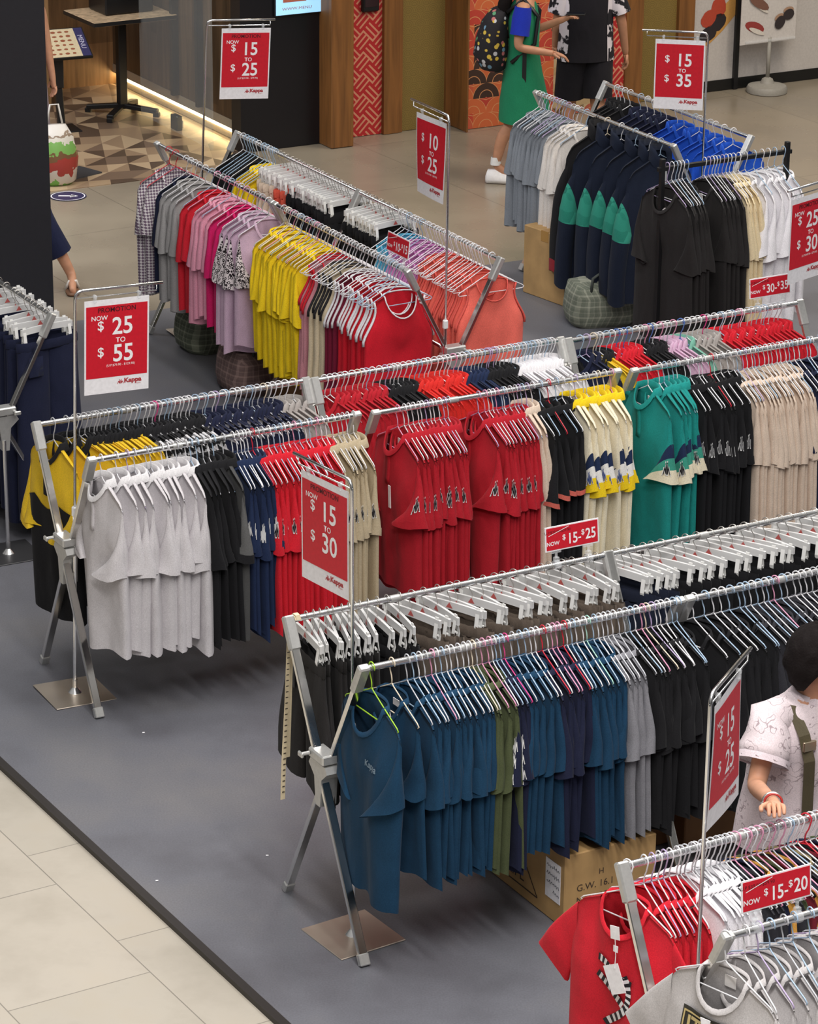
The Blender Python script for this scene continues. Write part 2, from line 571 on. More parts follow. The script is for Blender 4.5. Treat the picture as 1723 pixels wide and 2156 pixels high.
        z = cz + math.sin(ang) * c + .008 * t * math.sin(2 * ph + s.ph[3])
        y = q + s.yl * t + s.tw * side * t * .5 + .006 * math.sin(7 * t + s.ph[4]) * t
        return Vector((side * x, y, z))
    def sleeve(s, side, bands=None, S=16, K=9, t0=0.0, t1=1.0, grow=0.0):
        ts = [t0 + (t1 - t0) * k / K for k in range(K + 1)]
        if bands:
            ts = sorted(set(ts + [b for b in bands]))
        rr = []
        for t in ts:
            ring = [s.sl_pt(side, t, 2 * PI * k / S * (1 if side > 0 else -1)) for k in range(S)]
            if grow:
                c = sum(ring, Vector()) / S
                ring = [c + (p - c) * (1 + grow / max(.01, (p - c).length)) for p in ring]
            rr.append(ring)
        mi = 0
        if bands:
            mi = [sum(1 for b in bands if (ts[i] + ts[i + 1]) / 2 > b) for i in range(len(ts) - 1)]
        mb = MB(); mb.rings(rr, False, False, mi)
        return mb
    def cuff(s, side, w=.1):
        return s.sleeve(side, K=2, t0=1 - w, t1=1.02, grow=.0025)
    def on_sleeve(s, side, ph0, t0, w, h):
        """maps a flat emblem (x across, y up, unit size) on to the sleeve"""
        S_ = 1 if side > 0 else -1
        def fn(x, y):
            t = t0 - y * h / (s.sl)
            ph = (ph0 + x * w * 12 * S_) * 1.0
            p = s.sl_pt(side, t, ph)
            c = (s.sl_pt(side, t, 0) + s.sl_pt(side, t, PI)) / 2
            d = p - c; d.z = 0
            return p + d.normalized() * .004
        return fn
    def on_chest(s, x0, z0, scale=1.0):
        def fn(x, y):
            X = x0 + x * scale; Z = z0 + y * scale
            v = .3
            for _ in range(12):
                S_ = (X - s.skew * v) / s.width(v); S_ = max(-.99, min(.99, S_))
                a = s.surf(S_, 0, True).z; hz = s.hem
                v = max(0, min(1, (Z - a) / (hz - a)))
            p = s.surf(S_, v, True)
            return Vector((X, p.y + .006, Z))
        return fn
# seated pair emblem: two figures back to back, one outline mirrored
_half = [(.015, .30), (.02, .62), (.05, .78), (.08, .82), (.07, .9), (.10, .98), (.16, .99), (.2, .93), (.19, .85), (.15, .80), (.17, .72), (.2, .58), (.24, .46), (.32, .6), (.38, .62), (.42, .52), (.47, .3), (.56, .08), (.62, 0), (.46, 0), (.38, .26), (.34, .36), (.26, .2), (.16, .02), (.02, 0)]
def emblem_mb(fn, mb=None, mi=0):
    mb = mb or MB()
    for sgn in (1, -1):
        pts = [(sgn * x, y - .5) for x, y in _half]
        n = len(pts)
        # fan-free: triangulate by strips between the outline and the spine
        from mathutils.geometry import tessellate_polygon
        tri = tessellate_polygon([[Vector((x, y, 0)) for x, y in pts]])
        mb.add([fn(x, y) for x, y in pts], [tuple(t) for t in tri], mi)
    return mb

TPL = {}
def template(kind, loose, var, up=False):
    """parts of one garment pattern: list of (part name, mesh, slot keys)"""
    key = (kind, loose, var, up)
    lf = .02 if up else 0.0
    if key in TPL:
        return TPL[key]
    rnd = random.Random(hash((len(kind) * 131 + sum(map(ord, kind)), loose, var)) & 0xffff)
    out = []
    def emb(c, side, ph, t, sz=.07, slot='emblem'):
        f = c.on_sleeve(side, ph, t, sz, sz * 1.1)
        mb = emblem_mb(f)
        def g(x, y):
            p = f(x * .80, y * .82)
            q = c.sl_pt(side, t, 0) + c.sl_pt(side, t, PI)
            d = p - q / 2; d.z = 0
            return p + d.normalized() * .0015
        mb2 = emblem_mb(g)
        out.append(('emblem', mb.mesh('emblem'), ['outline']))
        out.append(('emblem_figure', mb2.mesh('emblem'), [slot]))
    if kind in ('tee', 'bigtee', 'dottee', 'leotee', 'longtee'):
        pass
    if kind in ('tee', 'bigtee', 'dottee', 'leotee', 'longtee'):
        hem = {'tee': -.835, 'bigtee': -.93, 'longtee': -.94}.get(kind, -.88) + rnd.uniform(-.025, .025)
        c = Cloth(rnd, loose, hw=.235 if kind == 'bigtee' else .215, hemw=.25 if kind == 'bigtee' else .23, hem=hem, sl=.27 if kind == 'bigtee' else .24, lift=lf)
        out.append(('body', c.body().mesh('tee_body'), ['main']))
        for sd in (-1, 1):
            out.append(('sleeve', c.sleeve(sd).mesh('tee_sleeve'), ['sleeve']))
        out.append(('neck_rib', c.rib().mesh('tee_rib'), ['trim']))
    elif kind in ('logotee',):
        c = Cloth(rnd, loose, lift=lf)
        out.append(('body', c.body().mesh('tee_body'), ['main']))
        for sd in (-1, 1):
            out.append(('sleeve', c.sleeve(sd).mesh('tee_sleeve'), ['sleeve']))
        out.append(('neck_rib', c.rib().mesh('tee_rib'), ['trim']))
        for k in range(3):
            mb = emblem_mb(c.on_sleeve(-1, .85, .42 + .22 * k, .05, .055))
            out.append(('emblem', mb.mesh('emblem'), ['emblem']))
    elif kind in ('polo', 'epolo', 'bandpolo', 'yokepolo', 'tippolo'):
        c = Cloth(rnd, loose, hem=-.885 + rnd.uniform(-.025, .025), nd=.075, nw=.07, lift=lf)
        bands = {'bandpolo': [.36, .58, .78]}.get(kind)
        out.append(('body', c.body().mesh('polo_body'), ['main']))
        for sd in (-1, 1):
            out.append(('sleeve', c.sleeve(sd, bands).mesh('polo_sleeve', True, 4 if bands else 1), ['sleeve', 'b1', 'b2', 'b3'] if bands else ['sleeve']))
        out.append(('collar', c.fold_collar().mesh('polo_collar'), ['trim']))
        out.append(('placket', c.placket().mesh('polo_placket'), ['trim2']))
        for sd in (-1, 1):
            out.append(('cuff', c.cuff(sd, .11 if kind != 'tippolo' else .06).mesh('polo_cuff'), ['cuff']))
        if kind == 'yokepolo':
            # dark lower body with a piping line, as a sewn-on panel
            F = MB(); rr = []
            for v in [.3 + .7 * k / 8 for k in range(9)]:
                f = [c.surf(-1 + 2 * q / 20, v, True) for q in range(21)]; b = [c.surf(-1 + 2 * q / 20, v, False) for q in range(21)]
                l = (f[0] + b[0]) / 2; g = (f[-1] + b[-1]) / 2
                ring = [l] + f[1:-1] + [g] + b[-2:0:-1]
                rr.append([Vector((p.x * 1.012, p.y + (.003 if i < 21 else -.003), p.z)) for i, p in enumerate(ring)])
            F.rings(rr, False, False)
            out.append(('lower_panel', F.mesh('polo_panel'), ['panel']))
        if kind in ('epolo', 'bandpolo'):
            emb(c, -1, .75 if kind == 'epolo' else .8, .6 if kind == 'epolo' else .74, .06)
    elif kind == 'jacket':
        c = Cloth(rnd, loose, hw=.23, hemw=.26, hem=-.98, sl=.66, longs=True, sy=.06 if loose else .034, D=.065 if loose else .03, nd=.06, nw=.075, lift=lf)
        out.append(('body', c.body().mesh('jacket_body'), ['main']))
        for sd in (-1, 1):
            out.append(('sleeve', c.sleeve(sd, [.18, .42], K=12).mesh('jacket_sleeve', True, 3), ['sleeve', 'b1', 'sleeve']))
        out.append(('collar', c.hood().mesh('jacket_collar'), ['trim']))
        for sd in (-1, 1):
            out.append(('cuff', c.cuff(sd, .1).mesh('jacket_cuff'), ['cuff']))
        out.append(('zip', c.placket(.75).mesh('jacket_zip'), ['trim2']))
        emb(c, -1, .2, .08, .05)
    elif kind in ('tank', 'strap'):
        c = Cloth(rnd, loose, hw=.15, hemw=.225, hem=-.86 + rnd.uniform(-.03, .03), nd=.10 if kind == 'tank' else .12, nw=.095, tank=True, D=.035 if loose else .014)
        out.append(('body', c.body().mesh('tank_body'), ['main']))
        out.append(('neck_binding', MB().tube(c.neckline(), .004, 6, closed=True).mesh('tank_binding'), ['trim']))
        for S_ in (-1, 1):
            pts = [c.surf(S_ * .985, .34 * k / 9, True) for k in range(10)] + [c.surf(S_ * .985, .34 * (9 - k) / 9, False) for k in range(10)]
            pts = [p + Vector((S_ * .006, 0, 0)) for p in pts]
            out.append(('armhole_binding', MB().tube(pts, .0055, 6).mesh('tank_binding'), ['trim']))
    elif kind in ('shorts', 'pants', 'culottes', 'elastic'):
        L = {'shorts': .42, 'pants': .98, 'culottes': .5, 'elastic': .62}[kind] * rnd.uniform(.95, 1.03)
        wt = .19 if kind != 'shorts' else .175
        d = .035 if loose else (.028 if kind == 'elastic' else .018)
        zt = -.152
        ph = [rnd.uniform(0, 6.28) for _ in range(4)]
        gath = .006 if kind == 'elastic' else .002
        def ring(x0, x1, y, z, n=18, g=0., fl=0.):
            cx, a = (x0 + x1) / 2, (x1 - x0) / 2
            r = []
            for k in range(n):
                t = 2 * PI * k / n
                yy = math.sin(t) * y + g * math.sin(k * 2.7 + ph[0]) + fl * math.sin(3 * math.cos(t) + ph[1])
                r.append(Vector((cx + math.cos(t) * a, yy, z)))
            return r
        mb = MB()
        mb.rings([ring(-wt, wt, d * .9, zt + .012, 40, gath), ring(-wt - .004, wt + .004, d, zt, 40, gath), ring(-wt - .004, wt + .004, d, zt - .035, 40, gath), ring(-wt, wt, d * .9, zt - .042, 40, gath), ring(-wt + .006, wt - .006, d * .6, zt - .03, 40, gath)], False, False)
        out.append(('waistband', mb.mesh('waistband'), ['trim']))
        hemx = {'shorts': .22, 'pants': .21, 'culottes': .30, 'elastic': .22}[kind]
        for sd in (-1, 1):
            rr = []
            for k in range(11):
                t = k / 10
                xo = wt + (hemx - wt) * smooth01(t * 1.2)
                xi = -.012 + .02 * t
                a, b = sd * xi, sd * xo
                rr.append(ring(min(a, b), max(a, b), d * (.8 + .9 * t), zt - .036 - L * t, 18, gath * (1 - t), .006 * t * (1.6 if kind == 'culottes' else 1)))
            m2 = MB(); m2.rings(rr, False, False)
            out.append(('leg', m2.mesh('trouser_leg'), ['main']))
        if kind in ('pants', 'culottes'):
            m3 = MB()
            m3.box((wt * .55, d * 1.35 + .001, zt - .12), (.09, .004, .11), bev=.001)
            out.append(('pocket', m3.mesh('pocket'), ['main']))
    TPL[key] = out
    return out
def garment(name, kind, loose, var, mats, label, cat, group, loc, rz, sc=1.0, skip=(), up=False):
    t = thing(name, label, cat, loc, rz, group)
    t.scale = (sc, 1, sc)
    for pn, me, slots in template(kind, loose, var, up):
        if pn in skip:
            continue
        d = mats['main']
        put(pn, me, [mats.get(k) or (LOGO_W if k == 'outline' else None) or (mats.get('trim') if k in ('trim2', 'cuff') else None) or d for k in slots], t)
    return t

# ------------------------------------------------------------------ hangers
def hook_pts(flip=1, r=.021, n=9):
    pts = []
    for k in range(n):
        a = math.radians(200 - (225) * k / (n - 1))
        pts.append((-flip * math.cos(a) * r * -1, 0, math.sin(a) * r + .001))
    return pts
def wire_hanger_mesh(flip, w=.195, r=.0027, droop=.0):
    zn = -HH; zt = zn - .5 * w + .004
    hp = hook_pts(flip)
    mb = MB()
    mb.tube(hp + [(flip * .012, 0, -.034), (flip * .003, 0, -.052), (0, 0, -.066), (0, 0, zn)], r, 6)
    mb.tube([(0, 0, zn + .006), (.012, 0, zn - .004), (w * .55, 0, zn - .5 * w * .55), (w - .012, 0, zt + .002), (w, 0, zt - .008), (w - .008, 0, zt - .017), (w - .03, 0, zt - .018), (-w + .03, 0, zt - .018), (-w + .008, 0, zt - .017), (-w, 0, zt - .008), (-w + .012, 0, zt + .002), (-w * .55, 0, zn - .5 * w * .55), (-.012, 0, zn - .004)], r, 6, closed=True)
    return mb.mesh('wire_hanger')
HANG = {(f, w): wire_hanger_mesh(f, w) for f in (-1, 1) for w in (.195, .205)}
HCOL = {k: plain('hanger_' + k.replace(' ', '_'), c, .3, .0) for k, c in {
    'white': (228, 228, 232), 'pale blue': (166, 190, 214), 'lilac': (186, 168, 206), 'pink': (224, 156, 186), 'hot pink': (222, 70, 140), 'lime green': (160, 205, 50),
    'red': (205, 40, 60), 'mint': (170, 214, 200), 'blue': (86, 120, 190), 'cream': (226, 212, 190), 'silver': (196, 198, 204), 'black': (30, 30, 32)}.items()}
def wire_hanger(color, flip, label, group, loc, rz, w=.195):
    o = put('wire_hanger', HANG[(flip, w)], HCOL[color], None, loc, (0, 0, rz))
    return tag(o, label, 'hanger', group)
_hk = MB(); _hk.tube(hook_pts(1) + [(.013, 0, -.03), (.003, 0, -.042), (0, 0, -.05), (0, 0, -.07)], .0019, 6)
CH_HOOK = _hk.mesh('clip_hanger_hook')
_b = MB(); _b.rings([[Vector((x, y * .0055, -.112 + zz - .006 * (abs(x) / .15) ** 2)) for y, zz in ((-1, -.016), (1, -.016), (1, .016), (-1, .016))] for x in [-.155 + .31 * k / 10 for k in range(11)]])
CH_BAR = flat_edges(put('x', _b.mesh('clip_hanger_bar'), [None])).data
bpy.data.objects.remove(bpy.data.objects['x'])
_c = MB()
_c.bar((0, .0, -.118), (0, .013, -.2), .018, .003, (0, 1, 0)); _c.bar((0, 0, -.118), (0, -.013, -.2), .018, .003, (0, 1, 0))
_c.bar((0, .013, -.2), (0, .006, -.232), .018, .004, (0, 1, 0)); _c.bar((0, -.013, -.2), (0, -.006, -.232), .018, .004, (0, 1, 0))
_c.tube([(-.01, 0, -.195), (.01, 0, -.195)], .005, 8)
CH_CLIP = _c.mesh('clip_hanger_clip', False)
_t = MB()
for _y in (1, -1):
    _t.add([(-.016, _y * .0062, -.122), (.016, _y * .0062, -.122), (0, _y * .0062, -.098)], [(0, 1, 2)])
CH_LOGO = _t.mesh('clip_hanger_logo')
LOGO_RED = plain('hanger_logo_red', (196, 96, 92), .5)
def clip_hanger(label, group, loc, rz):
    t = thing('clip_hanger', label, 'hanger', loc, rz, group)
    put('hook', CH_HOOK, STEEL, t)
    put('bar', CH_BAR, BARW, t, (0, 0, .034))
    put('clip', CH_CLIP, CLIPW, t, (-.135, 0, .06)); put('clip', CH_CLIP, CLIPW, t, (.135, 0, .06))
    put('logo', CH_LOGO, LOGO_RED, t, (0, 0, .034))
    return t

# ------------------------------------------------------------------ floor and stall carpet
def floor_mat():
    m, nt, b, L = newmat('mall_tile')
    tc = N(nt, 'ShaderNodeTexCoord'); mp = N(nt, 'ShaderNodeMapping', vector_type='POINT')
    val(mp, 'Rotation', (0, 0, math.radians(58.6)))
    L(tc.outputs['Object'], mp.inputs[0])
    mp2 = N(nt, 'ShaderNodeMapping'); val(mp2, 'Location', (.30, .095, 0)); L(mp.outputs[0], mp2.inputs[0])
    br = N(nt, 'ShaderNodeTexBrick', offset=.34, offset_frequency=2)
    val(br, 'Scale', 1); val(br, 'Brick Width', .845); val(br, 'Row Height', .6); val(br, 'Mortar Size', .0028); val(br, 'Mortar Smooth', .1); val(br, 'Bias', 0)
    val(br, 'Color1', srgb(186, 178, 165)); val(br, 'Color2', srgb(181, 174, 161)); val(br, 'Mortar', srgb(138, 132, 122))
    L(mp2.outputs[0], br.inputs['Vector'])
    nz = N(nt, 'ShaderNodeTexNoise'); val(nz, 'Scale', 2.2); val(nz, 'Detail', 6); val(nz, 'Roughness', .62); L(tc.outputs['Object'], nz.inputs['Vector'])
    r = ramp(nt, [(.3, (.80, .79, .77, 1)), (.52, (1, 1, 1, 1)), (.75, (1.0, .97, .92, 1))]); L(nz.outputs['Fac'], r.inputs[0])
    mx = N(nt, 'ShaderNodeMix', data_type='RGBA', blend_type='MULTIPLY'); val(mx, 'Factor', .75)
    L(br.outputs['Color'], mx.inputs[6]); L(r.outputs[0], mx.inputs[7])
    L(mx.outputs[2], b.inputs['Base Color'])
    val(b, 'Roughness', .38)
    return m
def hall_mat():  # weaker light of the far hall put into darker tile colours
    m, nt, b, L = newmat('hall_polished_tile_dimmed')
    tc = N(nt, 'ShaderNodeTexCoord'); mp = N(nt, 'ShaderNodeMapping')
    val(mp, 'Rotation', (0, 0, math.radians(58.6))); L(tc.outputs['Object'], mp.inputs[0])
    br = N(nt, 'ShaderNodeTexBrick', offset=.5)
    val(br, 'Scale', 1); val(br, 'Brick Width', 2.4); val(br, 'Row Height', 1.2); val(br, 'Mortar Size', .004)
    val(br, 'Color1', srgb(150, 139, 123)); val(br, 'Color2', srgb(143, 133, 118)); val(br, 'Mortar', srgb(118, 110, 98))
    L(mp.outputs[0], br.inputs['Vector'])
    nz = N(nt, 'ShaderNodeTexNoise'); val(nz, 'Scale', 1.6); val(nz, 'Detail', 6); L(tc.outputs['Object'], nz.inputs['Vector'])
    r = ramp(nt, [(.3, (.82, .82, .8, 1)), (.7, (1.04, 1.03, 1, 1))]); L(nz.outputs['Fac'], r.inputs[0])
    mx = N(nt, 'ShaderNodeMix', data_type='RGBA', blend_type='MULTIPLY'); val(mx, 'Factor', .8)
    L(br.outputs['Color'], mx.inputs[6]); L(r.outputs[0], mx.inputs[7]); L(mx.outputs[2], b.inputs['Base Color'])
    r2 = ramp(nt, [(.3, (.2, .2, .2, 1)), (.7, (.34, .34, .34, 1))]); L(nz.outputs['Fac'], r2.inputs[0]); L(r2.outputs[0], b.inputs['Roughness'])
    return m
def carpet_mat():
    m, nt, b, L = newmat('stall_vinyl')
    tc = N(nt, 'ShaderNodeTexCoord')
    nz = N(nt, 'ShaderNodeTexNoise'); val(nz, 'Scale', 1.1); val(nz, 'Detail', 7); val(nz, 'Roughness', .6); L(tc.outputs['Object'], nz.inputs['Vector'])
    r = ramp(nt, [(.32, srgb(92, 92, 98)), (.5, srgb(106, 107, 114)), (.68, srgb(114, 113, 116))]); L(nz.outputs['Fac'], r.inputs[0])
    n2 = N(nt, 'ShaderNodeTexNoise'); val(n2, 'Scale', 130); val(n2, 'Detail', 2); L(tc.outputs['Object'], n2.inputs['Vector'])
    r2 = ramp(nt, [(.3, (.86, .86, .86, 1)), (.7, (1.08, 1.08, 1.08, 1))]); L(n2.outputs['Fac'], r2.inputs[0])
    mx = N(nt, 'ShaderNodeMix', data_type='RGBA', blend_type='MULTIPLY'); val(mx, 'Factor', 1)
    L(r.outputs[0], mx.inputs[6]); L(r2.outputs[0], mx.inputs[7]); L(mx.outputs[2], b.inputs['Base Color'])
    rr = ramp(nt, [(.35, (.38, .38, .38, 1)), (.7, (.52, .52, .52, 1))]); L(nz.outputs['Fac'], rr.inputs[0]); L(rr.outputs[0], b.inputs['Roughness'])
    return m
D1 = Vector((math.cos(TH), math.sin(TH), 0)); W1 = Vector((math.sin(TH), -math.cos(TH), 0))
def slab(name, quad, z0, z1, mat, kind='structure'):
    mb = MB(); n = len(quad)
    mb.add([(x, y, z0) for x, y in quad] + [(x, y, z1) for x, y in quad],
           [tuple(range(n))[::-1], tuple(range(n, 2 * n))] + [(k, (k + 1) % n, n + (k + 1) % n, n + k) for k in range(n)])
    o = build(name, mb, mat, smooth=False)
    return tag(o, kind=kind)
E0 = Vector((-1.799, 12.51, 0.0)); E1 = Vector((-0.427, 10.214, 0.0))          # near edge of the stall floor
ed = (E1 - E0).normalized(); en = Vector((ed.y, -ed.x, 0))
if en.y > 0: en = -en
FA = E0 - ed * 14; FB = E1 + ed * 10
q1 = [(FA.x, FA.y), (FB.x, FB.y), (FB.x + en.x * 9, FB.y + en.y * 9), (FA.x + en.x * 9, FA.y + en.y * 9)]
slab('floor_mall', q1, -.12, -.022, floor_mat())
G0 = Vector((-1.935, 19.132, 0.0)); G1 = Vector((0.789, 20.547, 0.0))          # far edge of the stall floor
gd = (G1 - G0).normalized()
H0 = G0 - gd * 3.2; H1 = G1 + gd * 9
slab('floor_stall', [(FA.x, FA.y), (FB.x, FB.y), (FB.x + 9, FB.y + 2), (H1.x, H1.y), (H0.x, H0.y)], -.12, 0.0, carpet_mat())
mb = MB(); mb.bar((FA.x + en.x * .012, FA.y + en.y * .012, -.012), (FB.x + en.x * .012, FB.y + en.y * .012, -.012), .038, .027)
tag(build('trim_1', mb, plain('edge_strip', (38, 33, 30), .5), smooth=False), kind='structure')
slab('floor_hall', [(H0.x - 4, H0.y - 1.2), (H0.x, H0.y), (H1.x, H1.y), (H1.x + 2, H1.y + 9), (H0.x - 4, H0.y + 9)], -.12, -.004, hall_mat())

# ------------------------------------------------------------------ racks
RH, RW, RWB = 1.22, .557, .708
ALU = metal('rack_leg_aluminium', .84, .17, (1, .985, .95))
def rack(name, label, C, ang, L, group='folding chrome clothes racks'):
    """double-rail folding rack; local x runs along the rails, y across"""
    t = thing(name, label, 'clothes rack', (C[0], C[1], 0), ang, group)
    for sy in (-1, 1):
        mb = MB(); mb.tube([(-.005, sy * RW / 2, RH), (L * .32, sy * RW / 2, RH), (L + .005, sy * RW / 2, RH)], .0135, 14)
        r = build('rail', mb, CHROME, t); flat_edges(r)
        m2 = MB(); m2.tube([(L * .3, sy * RW / 2, RH), (L * .3 + .045, sy * RW / 2, RH)], .0155, 12)
        flat_edges(build('joint_ring', m2, CAPM, r))
    for xe, sx in ((0, -1), (L, 1)):
        for sy in (-1, 1):
            off = sx * (-.010 if sy < 0 else .016)
            a = Vector((xe + off, sy * RW / 2, RH - .005)); b = Vector((xe + off, -sy * RWB / 2, .0))
            d = (b - a).normalized()
            mb = MB(); mb.bar(a + d * .03, b - d * .03, .022, .036, (1, 0, 0), bev=.003)
            # two raised ridges along the extrusion
            for q in (-.008, .008):
                n = d.cross(Vector((1, 0, 0)))
                mb.bar(a + d * .13 + n * q + Vector((sx * .011, 0, 0)), b - d * .06 + n * q + Vector((sx * .011, 0, 0)), .003, .005, (1, 0, 0))
            leg = build('leg', mb, ALU, t, smooth=False)
            m2 = MB(); m2.bar(a - d * .022, a + d * .115, .034, .047, (1, 0, 0), bev=.006)
            m2.tube([a + d * .09 + Vector((sx * .016, 0, 0)), a + d * .09 + Vector((sx * .021, 0, 0))], .006, 8)
            build('end_cap', m2, CAPM, leg, smooth=False)
            m3 = MB(); m3.bar(b - d * .052 , b - d * .004, .03, .044, (1, 0, 0), bev=.004)
            build('foot_cap', m3, CAPM, leg, smooth=False)
        zc = RH * RWB / (RW + RWB)
        # clamp bracket: tapered casting under the crossing plus the sliding collar and its knob
        mb = MB()
        M = Matrix(((0, 0, 1, xe + sx * .036 - .0), (1, 0, 0, 0), (0, 1, 0, zc), (0, 0, 0, 1)))
        mb.prism([(-.075, .02), (-.03, -.02), (-.018, -.14), (.018, -.14), (.03, -.02), (.075, .02), (.06, .045), (-.06, .045)], M, -.072 * sx)
        br = build('bracket', mb, CAPM, t, smooth=False)
        m2 = MB(); m2.box((xe + sx * .012, 0, zc + .072), (.07, .12, .042), bev=.006)
        m2.tube([(xe + sx * .048, .045, zc + .072), (xe + sx * .078, .05, zc + .07)], .008, 8)
        m2.box((xe + sx * .084, .05, zc + .07), (.012, .036, .022), bev=.004)
        build('knob', m2, CAPM, br, smooth=False)
    mb = MB(); mb.tube([(.03, 0, .73), (L - .03, 0, .73)], .011, 10)
    build('stretcher', mb, CHROME, t)
    return t
A1 = TH; A2 = TH - PI / 2
RACKS = {
    'A': ((-0.313, 10.976), A1, 1.447, 'chrome clothes rack whose front rail starts with teal blue tees'),
    'A2': ((0.9704, 11.703), A1, 1.447, 'chrome clothes rack full of black tees, running past the right edge'),
    'R3': ((-1.559, 13.256), A1, 1.357, 'chrome clothes rack with grey polos and yellow-black polos, left of centre'),
    'R4': ((-0.307, 13.941), A1, 1.353, 'chrome clothes rack with dark red polos in the middle row'),
    'R5': ((0.938, 14.61), A1, 1.385, 'chrome clothes rack with teal polos and beige tees at right'),
    'R6': ((0.8634, 8.9122), A1, 1.40, 'chrome clothes rack with red and grey tees at the bottom right corner'),
    'R7': ((-1.335, 18.928), A2, 1.573, 'far chrome clothes rack with grey, pink and lilac tees'),
    'R7n': ((-0.5464, 17.5358), A2, 1.573, 'chrome clothes rack with yellow tees, red tanks and coral tanks'),
    'R8': ((1.0533, 20.4228), A2, 1.65, 'chrome clothes rack with navy jackets and royal blue polos at upper right'),
}
for k, (c, a, L, lab) in RACKS.items():
    rack('clothes_rack', lab, c, a, L)
_c10 = Vector((*(-2.0822, 15.0617), 0)) - W1 * 1.5
rack('clothes_rack', 'chrome clothes rack cut by the left edge, hung with navy trousers', _c10, A2, 1.5)
# single black rail at the right
B9 = Vector((1.415, 17.204, 1.5)); E9 = Vector((2.17, 17.64, 1.5))
L9 = (E9 - B9).length; d9 = (E9 - B9).normalized(); A9 = math.atan2(d9.y, d9.x)
t = thing('garment_rail', 'single black garment rail with black and cream tees at right', 'clothes rack', (B9.x, B9.y, 0), A9)
mb = MB(); mb.bar((-.03, 0, 1.5), (L9 + .03, 0, 1.5), .024, .026, bev=.003); build('rail', mb, BLACKM, t, smooth=False)
for x in (0, L9):
    mb = MB(); mb.bar((x, 0, 0.03), (x, 0, 1.56), .028, .028, (1, 0, 0), bev=.003); build('post', mb, BLACKM, t, smooth=False)
    mb = MB(); mb.bar((x, -.24, .02), (x, .24, .02), .03, .03, bev=.003); build('foot_bar', mb, BLACKM, t, smooth=False)

# ------------------------------------------------------------------ rails and what hangs on them
RAILN = {
    'AF': "teal tee rack's front rail", 'AB': "teal tee rack's rear rail", 'A2F': "black tee rack's front rail", 'A2B': "black tee rack's rear rail",
    'R3F': "grey polo rack's front rail", 'R3B': "grey polo rack's rear rail", 'R4F': "red polo rack's front rail", 'R4B': "red polo rack's rear rail",
    'R5F': "teal polo rack's front rail", 'R5B': "teal polo rack's rear rail", 'R6F': "corner rack's front rail", 'R6B': "corner rack's rear rail",
    'R7F': "pink tee rack's left rail", 'R7B': "pink tee rack's right rail", 'R7nF': "yellow tee rack's left rail", 'R7nB': "yellow tee rack's right rail",
    'R8F': "jacket rack's left rail", 'R8B': "jacket rack's right rail", 'R9T': "single black garment rail", 'R10B': "rack at the left edge"}
def rail_pose(r, s):
    if r == 'R9T':
        p = B9 + d9 * s
        return Vector((p.x, p.y, 1.513)), A9 + PI / 2, -1
    side = r[-1]; k = r[:-1]
    if k == 'R10':
        p = Vector((*(-2.0822, 15.0617), 0)) + D1 * (RW / 2) - W1 * s
        return Vector((p.x, p.y, RH)), A2 - PI / 2, -1
    c, a, L, _ = RACKS[k]
    y = -RW / 2 if side == 'F' else RW / 2
    p = Vector((c[0] + math.cos(a) * s - math.sin(a) * y, c[1] + math.sin(a) * s + math.cos(a) * y, RH))
    if a == A1:
        return p, a + PI / 2, (1 if side == 'F' else -1)
    return p, a - PI / 2, (-1 if side == 'F' else 1)
def fm(name, rgb, **k):
    return fabric(name, rgb, **k)
LOGO_W = plain('emblem_white', (225, 225, 225), .7)
LOGO_K = plain('emblem_dark', (22, 20, 26), .7)
LOGO_G = plain('emblem_grey', (110, 110, 112), .7)
